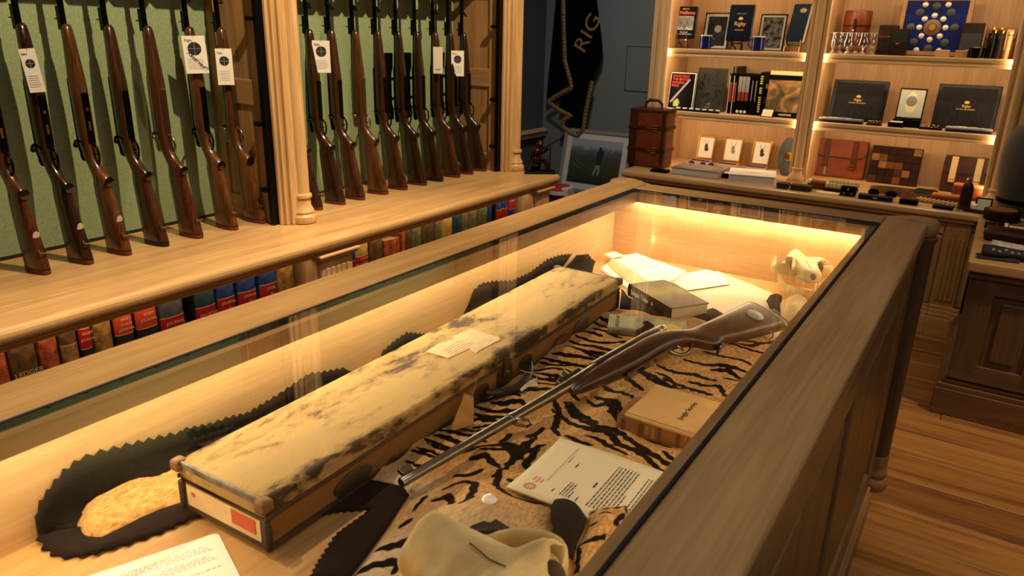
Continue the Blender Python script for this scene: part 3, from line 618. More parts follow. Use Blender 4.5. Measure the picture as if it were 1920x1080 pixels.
# ---------------------------------------------------------------- ledgers on the low shelf
LEA = lambda n_, a, c, d=.5: plain(n_, a, d, col2=c, scale=38, bump=.15, lo=.38, hi=.62)
REDL = plain('red_label', '#9c1c17', .6, spec=.2, bump=.05, scale=60); ORL = plain('orange_red_label', '#b03a26', .6, spec=.2); GLT = plain('gilt_lettering', '#d8b878', .45, .2)
def ledger(y0, y1, zt, mat, label, band=None, lines=(), xs=-2.25, zb=.235, dp=.24, name='ledger', group='ledgers on the low shelf', bulge=.014, bandm=None, extra=None):
    yc = (y0+y1)/2; wd = y1-y0-.002; ht = zt-zb
    t = thing(name, label, 'book', (xs, yc, zb), group=group)
    hw = wd/2; arc = [(-hw*math.cos(PI*k/8), bulge*math.sin(PI*k/8)) for k in range(9)]
    out = [(-dp, -hw)]+[(x, y) for y, x in arc]+[(-dp, hw)]
    inn = [(-dp, hw-.004)]+[(x-.005, y*(1-.008/wd)) for y, x in arc[::-1]]+[(-dp, -hw+.004)]
    b = MB(); vs = [(x, y, z) for z in (0, ht) for x, y in out+inn]; n = len(out+inn); k = len(out)
    fs = [(i, (i+1) % n, n+(i+1) % n, n+i) for i in range(n)]
    for i in range(k-1):
        j = n-1-i; fs += [(i, i+1, j-1, j), (n+i, n+j, n+j-1, n+i+1)]
    b.add(vs, fs).build('cover', mat, t, smooth=35)
    MB().box(-dp+.006, -.004, -hw+.004, hw-.004, .003, ht-.007).build('pages', CREAM, t)
    if band:
        b = MB(); z0, z1 = band[0]-zb, min(band[1], zt)-zb
        b.loft([[(x+.0010, y*1.002, z) for y, x in arc] for z in (z0, z1)], cap=False).build('spine_label', bandm or REDL, t, smooth=40, norm=False)
        b = MB()
        for z in (z0, z1): MB().loft([[(x+.0016, y*1.003, z+d) for y, x in arc] for d in (-.0012, .0012)], cap=False).build('gilt_rule', GLT, t, norm=False)
    for s_, size, z in lines: text(s_, size, GLT, t, face_x(bulge+.0022, .004, z-zb), ext=.0002)
    return t
def yz(X, Y, x=-2.25): p = atx(X, Y, x); return p.y, p.z
BLKL = LEA('black_cloth', '#14130f', '#211f1a'); MOT = LEA('tan_mottled_leather', '#6d4a26', '#a67a3e'); RED = LEA('red_mottled_leather', '#6e2413', '#b0552c'); DKB = LEA('worn_brown_leather', '#3a2818', '#6a4426')
NAVY = LEA('blue_cloth', '#0f2350', '#1c3874'); GREY = LEA('grey_cloth', '#37353a', '#4a474b'); TEAL = LEA('teal_cloth', '#0e2b33', '#1b3c46'); OLV = LEA('olive_cloth', '#4b452c', '#6d6340'); GRN = LEA('green_cloth', '#3c4428', '#59613a'); TAN = LEA('tan_cloth', '#8a6d38', '#b08c4c')
UMB = LEA('umber_leather', '#3a2a18', '#5b4126')
L1 = [(-26, 4, 640, RED, 'red-brown ledger cut by the left edge of the photo', None, ()),
 (6, 62, 634, DKB, 'wide worn brown ledger with faint gilt letters near its foot, first whole one', None, (('LEDGER', .022, .47),)),
 (64, 102, 620, RED, 'red mottled leather ledger beside the wide worn brown one', None, ()),
 (103, 138, 606, DKB, 'ledger with dark upper spine and tan mottled lower half', (.30, .515), ()),
 (139, 164, 596, BLKL, 'thin black ledger with red label between two tan mottled ones', (.485, .552), (('RIGBY', .012, .535), ('JOURNAL', .0105, .515))),
 (166, 203, 586, MOT, 'tan mottled ledger between black ones with red labels', None, ()),
 (206, 244, 580, BLKL, 'black ledger with orange-red label of three gilt lines', (.492, .555), (('RIGBY', .012, .543), ('SCALES', .012, .526), ('JOURNAL', .012, .509))),
 (247, 290, 570, BLKL, 'black ledger with orange-red label left of the tall grey one', (.490, .556), (('RIGBY', .013, .538), ('JOURNAL', .013, .518))),
 (293, 341, 560, GREY, 'grey ledger with red lower label', (.36, .500), (('JOURNAL', .016, .478), ('3', .016, .452))),
 (343, 357, 545, BLACK, 'thin black volume between grey and teal ledgers', None, ()),
 (359, 400, 538, TEAL, 'dark teal ledger with red label lettered day book', (.36, .498), (('DAY BOOK', .014, .47),)),
 (402, 436, 528, NAVY, 'blue ledger with red label, beside the teal day book', (.36, .506), (('JOURNAL', .014, .487), ('5', .018, .463))),
 (441, 477, 517, NAVY, 'blue ledger with red label, middle of the three blue ones', (.36, .506), (('JOURNAL', .013, .488), ('7', .015, .465))),
 (482, 515, 505, NAVY, 'blue ledger with red label numbered ten', (.36, .508), (('JOUR', .016, .490), ('10', .014, .468))),
 (517, 548, 496, MOT, 'brown torn leather ledger against the bookshelf divider', None, ())]
for a, c, Y, m, lab, band, lines in L1:
    y0, z0 = yz(a, Y); y1, z1 = yz(c, Y)
    zt = min(.574, .558+.014*random.random())
    bm_ = ORL if 'orange' in lab else (MOT if 'lower half' in lab else REDL)
    ledger(y0, y1, zt, m, lab, band, lines, bandm=bm_)
L2 = [(657, 662, 455, NAVY, 'blue and red ledger showing as a sliver beside the fluted pilaster', (.36, .49), ()),
 (663, 688, 444, TAN, 'tan ledger with broad red label lettered journal', (.465, .50), (('JOURNAL', .011, .488), ('11', .012, .472))),
 (692, 716, 452, DKB, 'low dark brown volume beside the tan journal', None, ()),
 (719, 749, 452, RED, 'red leather volume standing forward with its top showing', None, ()),
 (751, 757, 432, RED, 'taller red volume behind the forward red one', None, ()),
 (758, 769, 428, UMB, 'dark umber volume right of the red pair', None, ()),
 (770, 789, 421, OLV, 'olive volume right of the dark umber one', None, ()),
 (790, 812, 420, UMB, 'brown volume with white paper slip sticking out of its top', None, ()),
 (814, 826, 409, OLV, 'thin olive-brown volume right of the one with the paper slip', None, ()),
 (827, 847, 405, TAN, 'pale tan volume in the middle of the second row', None, ()),
 (849, 863, 400, TEAL, 'dark blue-green volume with gilt on its spine right of the pale tan one', None, ()),
 (864, 876, 393, OLV, 'grey-olive volume right of the dark blue-green one', None, ()),
 (877, 893, 389, OLV, 'light olive volume left of the green one', None, ()),
 (895, 913, 384, GRN, 'green volume left of the dark blue ones', None, ()),
 (914, 920, 381, NAVY, 'thin bright blue volume beside the green one', None, ()),
 (921, 928, 376, BLACK, 'thin near-black volume among the blue ones', None, ()),
 (929, 939, 372, NAVY, 'blue volume with low red label, second from the near-black one', (.36, .512), ()),
 (940, 951, 368, NAVY, 'blue volume with low red label, third from the row end wall', (.36, .512), ()),
 (953, 965, 365, NAVY, 'blue volume with high red label, last of the second row', (.495, .545), ())]
for a, c, Y, m, lab, band, lines in L2:
    y0, z0 = yz(a, Y); y1, z1 = yz(c, Y); fwd = 'forward' in lab
    zt = min(.575, z0) if not fwd else z0-.0
    t = ledger(y0, y1, zt, m, lab, band, lines, name='old_book', group='old books in the second bay of the low shelf', dp=.20)
    if 'slip' in lab: MB().box(-.16, -.01, -.004, .0, .28, zt-.235+.018).build('paper_slip', PAPER, t)
# ---------------------------------------------------------------- inside the display case
import numpy as np
LOW = FL+.0005
def clampw(X, Y, z):
    p = atz(X, Y, z)
    if p.x < -1.079: p = atx(X, Y, -1.079)
    return p
def dense(pts, step, loop=False):
    pts = [V(p) for p in pts]; out = []
    n = len(pts)
    for i in range(n if loop else n-1):
        a, c = pts[i], pts[(i+1) % n]; k = max(1, int(round((c-a).length/step))); out += [a.lerp(c, j/k) for j in range(k)]
    if not loop: out.append(pts[-1])
    return out
def scallop(pts, step, amp):
    d = dense(pts, step/2)
    out = []
    for i, p in enumerate(d):
        t = (d[min(i+1, len(d)-1)]-d[max(i-1, 0)]).normalized(); s_ = t.cross(V((0, 0, 1)))
        if s_.length < .2 or abs(p.x+1.079) < .004: s_ = V((0, 0, 1))
        out.append(p+s_.normalized()*(amp if i % 2 else -amp*.4))
    return out
# ---- tiger skin
SK = thing('tiger_skin', 'striped tiger skin on dark felt spread over the floor of the display case', 'animal skin', (-.55, 1.3, LOW))
ST = """1123,598 1147,603 5|1107,603 1140,612 5|1093,620 1130,628 5|1080,633 1113,643 1137,642 6|1067,640 1090,650 1133,657 1167,658 6|1037,667 1067,670 1113,670 1147,673 6
1013,673 1057,678 1100,687 1127,685 8|993,692 1033,693 1067,697 1100,703 7|980,703 1013,712 1063,715 7|1010,679 1035,684 1079,682 6|1010,713 1045,711 1079,715 7
984,734 1004,738 1035,738 6|962,726 985,731 6|923,754 943,758 975,756 992,766 6|890,762 923,768 953,770 7|888,774 912,778 959,780 7|894,783 935,789 6|888,799 910,797 935,801 6
821,807 851,813 890,819 910,828 7|813,817 841,823 882,836 7|796,827 831,835 861,844 7|780,844 811,846 831,856 6|773,847 813,857 840,867 6|760,863 793,877 6|905,737 950,742 975,748 5
1035,745 1047,764 1045,783 1039,803 1051,815 15|1061,754 1079,782 16|959,817 939,833 11|914,840 949,837 963,844 973,856 15|1035,765 1070,791 1100,800 1137,812 1167,839 1218,865 1255,887 13
1070,754 1093,787 1137,802 1181,828 1218,854 1277,880 9|1115,743 1155,758 1167,776 10|1204,695 1233,713 1278,728 9|981,839 966,858 937,839 907,843 13|881,865 907,861 937,880 12
922,902 937,887 930,924 959,947 1018,954 14|830,917 867,910 892,924 881,961 863,972 16|811,947 841,939 848,969 15|1005,820 985,850 960,866 945,885 17|1010,845 985,870 1000,890 12
653,1070 700,1053 767,1053 14|707,1027 747,1030 777,1017 14|773,960 793,940 803,930 8|747,987 773,973 9|733,1073 773,1047 12|1020,800 1000,815 985,825 9
1233,683 1263,695 1300,700 1343,713 8|1203,698 1217,712 1237,718 1260,725 9|1243,710 1277,720 1300,735 1333,745 10|1292,713 1313,718 1347,727 1360,747 10|1333,693 1367,695 1392,710 8
1172,712 1207,737 11|1130,732 1167,737 1190,752 9|1100,747 1117,760 1140,757 1153,773 1160,790 12|1100,797 1125,802 1143,817 1158,835 1193,847 1220,858 10|1100,818 1125,827 1150,845 1173,860 10
1360,707 1390,715 10|1357,647 1410,650 1451,637 4|1319,662 1363,672 1407,684 5|1281,672 1332,684 1401,697 5|1080,634 1127,640 1174,640 5|1340,645 1390,655 1440,660 4
950,905 985,925 1020,940 1040,950 9|990,900 1030,925 1060,938 7|1120,720 1150,735 8|1060,815 1080,830 1110,838 8|905,880 880,890 850,890 8|1290,745 1330,760 8|1180,745 1200,765 8|1195,760 1230,790 8|1080,850 1110,860 6|1240,850 1270,868 7|870,790 900,782 940,786 5|850,800 890,806 930,803 5|900,752 935,743 985,742 5|930,735 960,733 1010,722 6|800,833 850,843 880,850 5|1005,700 1035,706 1075,708 5|1000,722 1040,724 1070,722 5
1100,660 1140,664 1180,668 5|1060,655 1090,660 1125,668 5|940,765 985,772 1010,760 6|1110,615 1140,622 1165,632 5|1160,640 1185,650 5|1390,640 1420,645 5|1240,720 1262,742 7|1140,770 1180,790 1215,800 7|1175,800 1215,822 1260,840 6
1300,755 1330,765 1345,775 6|1060,730 1085,748 8|1085,775 1120,790 7|985,868 1000,850 1020,838 8|900,850 930,852 955,848 6|870,850 905,842 8|1000,905 1035,915 7|1225,790 1260,800 1290,812 6|1230,700 1262,712 5"""
strokes = []
for s_ in ST.replace('\n', '|').split('|'):
    q = s_.split(); wd = float(q[-1]); pts = [tuple(float(v) for v in c.split(',')) for c in q[:-1]]
    W_ = [np.array(atz(X, Y, .722).xy) for X, Y in pts]
    X, Y = pts[len(pts)//2]; X0_, Y0_ = pts[len(pts)//2-1]; L_ = math.hypot(X-X0_, Y-Y0_); nx_, ny_ = -(Y-Y0_)/L_, (X-X0_)/L_
    a, c = np.array(atz(X+nx_*wd/2, Y+ny_*wd/2, .722).xy), np.array(atz(X-nx_*wd/2, Y-ny_*wd/2, .722).xy)
    tv = (W_[len(pts)//2]-W_[len(pts)//2-1]); tv = tv/np.linalg.norm(tv); dv = a-c; r_ = abs(dv[0]*tv[1]-dv[1]*tv[0])/2
    strokes.append((W_, r_))
def stripe_mask(P):
    m = np.zeros(len(P))
    rs = np.random.RandomState(4); ph = rs.rand(6)*6
    wob = .0013*(np.sin(P[:, 0]*310+ph[0]+2*np.sin(P[:, 1]*150))+np.sin(P[:, 1]*260+ph[1]+2*np.sin(P[:, 0]*190+ph[2])))
    for W_, r_ in strokes:
        tot = len(W_)-1; d = np.full(len(P), 9.); tt = np.zeros(len(P))
        for i in range(tot):
            a, c = W_[i], W_[i+1]; ab = c-a; t = np.clip(((P-a)@ab)/(ab@ab), 0, 1); dd = np.hypot(*(P-a-t[:, None]*ab).T)
            k = dd < d; d[k] = dd[k]; tt[k] = (i+t[k])/tot
        rr = min(r_, .0068)*1.0*(.45+.6*np.sqrt(np.clip(1-(2*tt-1)**2, 0, 1)))
        m = np.maximum(m, np.clip((rr-d-wob*.9)/.006+.5, 0, 1))
    return m
def pale_mask(P):
    return np.clip(np.exp(-((P[:, 0]+.52)**2+(P[:, 1]-.70)**2)/.010)*.9+np.exp(-((P[:, 0]+.72)**2+(P[:, 1]-.80)**2)/.0018)+.8*np.exp(-((P[:, 0]+.63)**2+(P[:, 1]-.64)**2)/.004)+np.clip((P[:, 0]+.36)/.14, 0, 1)*.8*(P[:, 1] > 1.05)+np.clip((P[:, 1]-1.75)/.2, 0, 1)*.6, 0, 1)
def furmat():
    s = N('tiger_fur'); at = s.n('Attribute', attribute_name='stripe'); ap = s.n('Attribute', attribute_name='pale')
    mp = s.coords((1, .35, 1)); nz = s.n('TexNoise', Scale=230, Detail=4, Roughness=.7); s.l(mp, 0, nz, 'Vector'); nb = s.n('TexNoise', Scale=9, Detail=3); s.l(mp, 0, nb, 'Vector')
    r1 = s.ramp([(.3, '#9a6a38'), (.5, '#c79557'), (.72, '#e3bd80')]); s.l(nz, 0, r1, 0)
    r2 = s.ramp([(.3, '#c9ad82'), (.7, '#e6d2ac')]); s.l(nz, 0, r2, 0)
    r3 = s.ramp([(.3, '#070403'), (.75, '#1d100a')]); s.l(nz, 0, r3, 0)
    m1 = s.n('MixRGB'); s.l(ap, 'Fac', m1, 0); s.l(r1, 0, m1, 1); s.l(r2, 0, m1, 2)
    fz = s.n('Math', operation='MULTIPLY_ADD'); s.l(nz, 0, fz, 0); fz.inputs[1].default_value = .5; ad = s.n('Math', operation='ADD'); s.l(at, 'Fac', ad, 0); ad.inputs[1].default_value = -.25; s.l(ad, 0, fz, 2)
    rm = s.ramp([(.38, (0, 0, 0)), (.62, (1, 1, 1))]); s.l(fz, 0, rm, 0)
    m2 = s.n('MixRGB'); s.l(rm, 0, m2, 0); s.l(m1, 0, m2, 1); s.l(r3, 0, m2, 2); s.l(m2, 0, s.b, 'Base Color')
    s.b.inputs['Roughness'].default_value = .85; s.b.inputs['Specular IOR Level'].default_value = .06
    s.bump(nz, 'Fac', .9, .004); return s.m
FUR = furmat()
def inpoly(P, poly):
    r_ = np.zeros(len(P), bool); n = len(poly)
    for i in range(n):
        (xa, ya), (xb, yb) = poly[i], poly[(i+1) % n]
        c = ((ya > P[:, 1]) != (yb > P[:, 1])) & (P[:, 0] < (xb-xa)*(P[:, 1]-ya)/(yb-ya+1e-12)+xa); r_ ^= c
    return r_
def relief(P):
    x, y = P[:, 0], P[:, 1]
    h = .0035*(np.sin(x*31+y*9)+np.sin(y*23-x*14+1.3)+.8*np.sin(x*55-y*40+.4)+.6*np.sin(y*70+x*22))
    h += .030*np.exp(-((x+.55)**2/.006+(y-.80)**2/.008))+.010*np.exp(-((x+.50)**2+(y-.68)**2)/.01)
    return h
def paint(o):
    me = o.data; n = len(me.vertices); co = np.empty(n*3); me.vertices.foreach_get('co', co); co = co.reshape(-1, 3)
    off = RM[o.name].translation; P = co[:, :2]+np.array((off.x, off.y))
    for nm, v in (('stripe', stripe_mask(P)), ('pale', pale_mask(P))):
        a = me.attributes.new(nm, 'FLOAT', 'POINT'); a.data.foreach_set('value', v.astype(np.float32))
def skin_sheet(name, poly, z0, step=.0042, thick=.010):
    xs = np.arange(min(p[0] for p in poly)-step, max(p[0] for p in poly)+step, step); ys = np.arange(min(p[1] for p in poly)-step, max(p[1] for p in poly)+step, step)
    gx, gy = np.meshgrid(xs, ys); P = np.stack([gx.ravel(), gy.ravel()], 1); ins = inpoly(P, poly)
    # distance to the outline; grid points just outside are drawn onto it
    d = np.full(len(P), 9.); pl = np.array(poly); near = P.copy()
    for i in range(len(pl)):
        a, c = pl[i], pl[(i+1) % len(pl)]; ab = c-a; t = np.clip(((P-a)@ab)/(ab@ab+1e-12), 0, 1); f = a+t[:, None]*ab; dd = np.hypot(*(P-f).T); k = dd < d; d[k] = dd[k]; near[k] = f[k]
    d[~ins] = 0; P = np.where(ins[:, None], P, near)
    e = np.sqrt(np.clip(d/.03, 0, 1)); z = z0+thick*e+np.maximum(relief(P), -.004)*e
    nx_, ny_ = len(xs), len(ys); idx = -np.ones(nx_*ny_, int); fs = []
    use = np.zeros(nx_*ny_, bool); I = ins.reshape(ny_, nx_); q = I[:-1, :-1] | I[:-1, 1:] | I[1:, :-1] | I[1:, 1:]
    jj, ii = np.nonzero(q); c0 = jj*nx_+ii
    F_ = np.stack([c0, c0+1, c0+1+nx_, c0+nx_], 1); u = np.unique(F_); idx[u] = np.arange(len(u))
    b = MB(); b.v = [(P[k, 0], P[k, 1], z[k]) for k in u]; b.f = [tuple(f) for f in idx[F_].tolist()]; b.mi = [0]*len(b.f)
    o = b.build(name, FUR, SK, w=True, smooth=180, norm=False); paint(o); return o
def P2(X, Y, z=.722): return tuple(atz(X, Y, z).xy)
main = [P2(768, 917), P2(755, 950), P2(728, 988), P2(690, 1040), P2(650, 1085), (-.62, .52), (-.45, .52), (-.33, .62), (-.27, .80), (-.20, .95), (-.185, 1.3), (-.19, 1.75), (-.25, 1.86), (-.36, 1.85), (-.44, 1.92), (-.52, 1.84), (-.60, 1.86), (-.70, 1.80), (-.76, 1.83), (-.80, 1.80), (-.90, 1.74), (-.92, 1.2), (-.91, .78), P2(655, 905), P2(700, 898), P2(745, 903)]
skin_sheet('pelt', [tuple(p.xy) for p in dense([(*p, 0) for p in main], .02, True)], LOW+.004)
FELT = plain('dark_brown_felt', '#1c1512', .95, col2='#261d19', scale=160, bump=.3, spec=.1)
def felt(inner, outer, step=.011, amp=.0032, z=LOW+.001, name='felt_border'):
    """Strip of felt from an inner pixel line to a scalloped outer pixel line, lying on the case floor and riding up its wall."""
    I_ = [V(p) if len(p) == 3 else clampw(*p, z) for p in inner]; OB = [clampw(*p, z) for p in outer]; O_ = scallop(OB, step, amp); D_ = dense(OB, step/2); n = len(O_); ln = [0]
    for a, c in zip(I_, I_[1:]): ln.append(ln[-1]+(c-a).length)
    vs = []; rows = 7
    for i, p in enumerate(O_):
        s_ = ln[-1]*i/(n-1); k = max(j for j in range(len(ln)-1) if ln[j] <= s_+1e-9) if len(I_) > 1 else 0
        q = I_[k].lerp(I_[k+1], (s_-ln[k])/max(1e-6, ln[k+1]-ln[k])) if len(I_) > 1 else I_[0]
        for j in range(rows):
            u = j/(rows-1); c = q.lerp(p if j == rows-1 else D_[i], u); c.z += .006*u*(1-u)*4*(.7+.35*math.sin(i*.21+.5*j))+(.003 if j else 0)+.0012*u*math.sin(i*.5)
            if abs(D_[i].x+1.079) < .006: c.z = q.z+(p.z-q.z)*u**2.2; c.x = q.x+(p.x-q.x)*min(1, u*1.5)
            vs.append(c)
    MB().add(vs, [(i*rows+j, i*rows+j+1, (i+1)*rows+j+1, (i+1)*rows+j) for i in range(n-1) for j in range(rows-1)]).build(name, FELT, SK, w=True, smooth=60, solid=.0035)
felt([(-.95, .62, LOW+.002), (-.955, .58, LOW+.002), (240, 930), (200, 935), (170, 940), (165, 955), (170, 975), (190, 985), (240, 975), (300, 950), (350, 935), (400, 945)],
     [(440, 798), (390, 802), (330, 814), (290, 823), (250, 833), (190, 848), (150, 862), (120, 885), (95, 915), (75, 945), (67, 975), (72, 1005), (85, 1030), (110, 1045), (140, 1046), (180, 1040), (240, 1021), (300, 1000), (345, 981), (380, 966)], .020, .0055)
wallz = LOW+.002
felt([(-.97, .70, wallz), (-.975, .95, wallz), (-.98, 1.12, wallz)], [(344, 806), (394, 796), (432, 783), (464, 776), (501, 754), (527, 738), (552, 721), (580, 702), (615, 697), (643, 692)], .016, .004)
felt([(-.98, 1.12, wallz), (-.98, 1.30, wallz)], [(716, 662), (741, 640), (763, 625), (795, 628)], .016, .004)
felt([(-.985, 1.34, wallz), (-.99, 1.55, wallz), (-.99, 1.80, wallz)], [(882, 580), (887, 548), (903, 533), (927, 529), (960, 528), (993, 513), (1027, 488), (1050, 480), (1072, 478)], .022, .005)
felt([(-.97, 1.82, wallz), (-.93, 1.85, wallz)], [(1077, 490), (1082, 480), (1103, 478), (1114, 492)], .016, .004)
def flat_poly(name, pts, m, z, th=.004, scal=None):
    W_ = [atz(*p, z) for p in pts]
    if scal: W_ = scallop(W_+[W_[0]], scal[0], scal[1])[:-1]
    return MB().prism([(p.x, p.y) for p in W_], z-th, z, ).build(name, m, SK, w=True)
flat_poly('white_belly_edge', [(643, 703), (650, 694), (700, 667), (728, 658), (725, 668), (690, 688)], plain('pale_hide', '#d8c9ae', .85), .722)
felt([(640, 900), (700, 895), (768, 915), (765, 930), (728, 988), (690, 1040), (655, 1085)], [(600, 968), (640, 960), (690, 955), (697, 962), (660, 985), (630, 1010), (612, 1035), (600, 1055), (585, 1085)], .012, .0035, LOW+.001)
felt([(1085, 952), (1100, 975), (1092, 998), (1080, 1018), (1073, 1050)], [(1040, 941), (1032, 967), (1037, 993), (1038, 1003), (1057, 1017), (1066, 1050)], .03, .002, .740)
felt([(-.80, 1.80, LOW+.006), (-.70, 1.80, LOW+.008), (-.60, 1.84, LOW+.008), (-.50, 1.88, LOW+.006)], [(1166, 545), (1178, 560), (1215, 578), (1240, 590), (1290, 592), (1335, 580), (1350, 588)], .012, .004, .716)
felt([(1466, 558), (1462, 585)], [(1446, 556), (1438, 566), (1445, 580)], .010, .003, .722)
def limb(name, pts, z, h, step=.0042):
    poly = [P2(*p, z) for p in pts]; xs = [p[0] for p in poly]; ys = [p[1] for p in poly]
    o = skin_sheet(name, [tuple(p.xy) for p in dense([(*p, 0) for p in poly], .012, True)], z-.012, step, h)
    return o
n0 = len(strokes)
for s_ in ("1100,962 1140,953 1178,943 7", "1150,985 1176,950 9", "1097,985 1122,987 6", "1088,1018 1112,1014 1142,1000 9", "1086,1022 1082,1068 9", "1120,970 1150,965 5"):
    q = s_.split(); strokes.append(([np.array(atz(*[float(v) for v in c.split(',')], .745).xy) for c in q[:-1]], float(q[-1])/2/1300))
limb('foreleg_fur', [(1097, 952), (1117, 946), (1133, 938), (1155, 940), (1175, 935), (1185, 945), (1180, 962), (1150, 998), (1138, 1017), (1107, 1053), (1090, 1073), (1077, 1072), (1078, 1020), (1093, 998), (1102, 972)], .745, .014)
del strokes[n0:]
strokes_all = strokes[:]; strokes[:] = [([np.array((9., 9.)), np.array((9.1, 9.))], .001)]
pm_old = pale_mask
def pale_mask(P): return np.full(len(P), .0)
limb('forepaw_fur', [(128, 935), (150, 915), (165, 905), (200, 888), (225, 868), (250, 862), (330, 850), (370, 850), (375, 930), (350, 935), (300, 948), (265, 965), (240, 978), (190, 1002), (155, 995), (142, 975), (150, 960), (135, 950)], .725, .020)
def pale_mask(P): return np.full(len(P), .8)
limb('hind_paw_fur', [(1462, 565), (1473, 557), (1498, 556), (1517, 565), (1525, 580), (1487, 599), (1467, 585)], .735, .030, .0035)
strokes[:] = strokes_all; pale_mask = pm_old
e = atz(917, 931, .766)
MB().lathe([(.0135, -.004), (.0130, .001), (.0095, .0055), (.004, .0078), (0, .008)], 22, X=TR(e.x, e.y, e.z-.008, .4, .35)).build('glass_eye', plain('glass_eye_white', '#efe9dd', .05, coat=1), SK, w=True, smooth=60)
pol = [(880, 985), (895, 975), (905, 973), (920, 977), (930, 970), (955, 985), (940, 990), (895, 992)]
MB().prism([tuple(atz(*p, .755).xy) for p in pol], .746, .752).build('mouth_patch', plain('black_hide', '#0a0807', .6), SK, w=True)

# ---- long gun case
GX = TR(-.8855, 1.175, LOW+.010, math.radians(1.5)); GCASE = thing('gun_carrying_case', 'long worn tan leather gun case lying along the middle of the display case', 'gun case', mat=GX)
def casemat(name, c1, c2, c3, lo):
    s = N(name); mp = s.coords((1, .42, 1)); n1 = s.n('TexNoise', Scale=12, Detail=9, Roughness=.62, Distortion=.3); s.l(mp, 0, n1, 0); n2 = s.n('TexNoise', Scale=70, Detail=5, Roughness=.7); s.l(mp, 0, n2, 0)
    ad = s.n('Math', operation='MULTIPLY_ADD'); s.l(n2, 0, ad, 0); ad.inputs[1].default_value = .35; s.l(n1, 0, ad, 2)
    sx_ = s.n('SeparateXYZ'); s.l(mp, 0, sx_, 0); ab = s.n('Math', operation='ABSOLUTE'); s.l(sx_, 0, ab, 0); er = s.n('MapRange'); er.inputs['From Min'].default_value = .072; er.inputs['From Max'].default_value = .102; er.inputs['To Max'].default_value = .075 if 'tan' in name else 0; s.l(ab, 0, er, 'Value'); sb = s.n('Math', operation='SUBTRACT'); s.l(ad, 0, sb, 0); s.l(er, 0, sb, 1); ad = sb
    r_ = s.ramp([(lo, c3), (lo+.05, c2), (lo+.13, c1), (lo+.42, c1)]); s.l(ad, 0, r_, 0); s.l(r_, 0, s.b, 'Base Color'); s.b.inputs['Roughness'].default_value = .6; s.b.inputs['Specular IOR Level'].default_value = .12
    s.bump(n2, 0, .35, .002); return s.m
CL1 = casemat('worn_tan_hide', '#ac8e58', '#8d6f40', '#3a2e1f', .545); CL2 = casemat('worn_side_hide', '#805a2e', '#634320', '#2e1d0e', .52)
BIND = plain('dark_binding', '#241811', .6, col2='#4a3524', scale=50, bump=.3); RUST = plain('rusty_corner', '#5a3a20', .75, col2='#93643a', scale=70, bump=.3)
hw, hl, hb, ht = .096, .615, .050, .086
MB().box(-hw, hw, -hl, hl, 0, hb).build('base', CL2, GCASE, bevel=.004)
b = MB(); b.box(-hw-.003, hw+.003, -hl-.003, hl+.003, hb+.003, ht); b.build('lid', [CL1], GCASE, bevel=.007, seg=3)
MB().box(-hw-.001, hw+.001, -hl-.001, hl+.001, hb-.001, hb+.004).build('lid_seam', BLACK, GCASE)
for s_ in (-1, 1):
    MB().box(s_*(hw+.0035)-.0012, s_*(hw+.0035)+.0012, -hl-.004, hl+.004, hb+.003, hb+.010).build('edge_binding', BIND, GCASE)
    MB().box(s_*(hw+.0008)-.0016, s_*(hw+.0008)+.0016, -hl, hl, 0, .008).build('edge_binding', BIND, GCASE)
    MB().box(-hw, hw, s_*(hl+.002)-.003, s_*(hl+.002)+.003, ht-.012, ht+.0006).build('end_binding', plain('grey_worn_binding', '#3b332b', .5, col2='#7b756b', scale=45, bump=.3), GCASE, bevel=.003)
    MB().box(-hw, hw, s_*(hl+.0008)-.0018, s_*(hl+.0008)+.0018, 0, .010).build('end_binding', BIND, GCASE, bevel=.001)
    for q in (-1, 1): MB().box(s_*hw-.006, s_*hw+.006, q*hl-.006, q*hl+.006, -.002, hb).build('corner_strip', BIND, GCASE, bevel=.004)
    for q in (-1, 1): MB().box(s_*hw-.011, s_*hw+.011, q*hl-.012, q*hl+.010, ht-.018, ht+.002).build('corner_patch', RUST if q < 0 else BIND, GCASE, bevel=.006, seg=3)
lab = MB().box(-hw+.012, hw-.012, -hl-.0022, -hl-.0005, .009, hb-.004).build('end_label', plain('aged_label', '#cfb184', .8, col2='#dcc394', scale=30), GCASE)
MB().box(hw-.075, hw-.022, -hl-.003, -hl-.002, .019, hb-.006).build('red_stamp', plain('faded_red', '#c0583a', .8), lab); MB().box(-hw+.024, -hw+.032, -hl-.003, -hl-.002, .030, .037).build('red_stamp', plain('faded_red', '#c0583a', .8), lab)
GI = GX.inverted(); zt_ = GX.translation.z+ht
tp = [GI @ atz(*p, zt_) for p in ((798, 660), (825, 644), (850, 638), (849, 632), (882, 617), (913, 627), (936, 633), (937, 638), (900, 657), (893, 663), (885, 660), (880, 654), (862, 663), (840, 672))]
tl = MB().prism([(p.x, p.y) for p in tp], ht-.0005, ht+.0012).build('torn_label', plain('torn_paper', '#bfa57c', .8, col2='#cfb68e', scale=40, bump=.3), GCASE)
p = GI @ atz(868, 648, zt_)
b = MB()
for k in range(5): b.box(p.x-.02+k*.008, p.x-.018+k*.008, p.y-.05, p.y+.02+.01*(k % 2), ht+.0012, ht+.0015)
b.build('faded_writing', plain('faded_ink', '#b59b74', .9), tl)
sx = hw+.0035
def oy(X, Y): return (GI @ atx(X, Y, -.786)).y
for X, Y in ((655, 888), (1100, 592)):
    y = oy(X, Y); MB().lathe([(.030, 0), (.030, .002), (.026, .0035), (.0, .004)], 24, X=TR(hw, y, .022, 0, 0, PI/2) @ M.Diagonal((.62, 1.5, 1, 1))).build('leather_pad', plain('dark_pad_leather', '#2a1a0f', .55, col2='#3c2818', scale=60), GCASE, smooth=40)
yh0, yh1 = oy(903, 735), oy(990, 662)
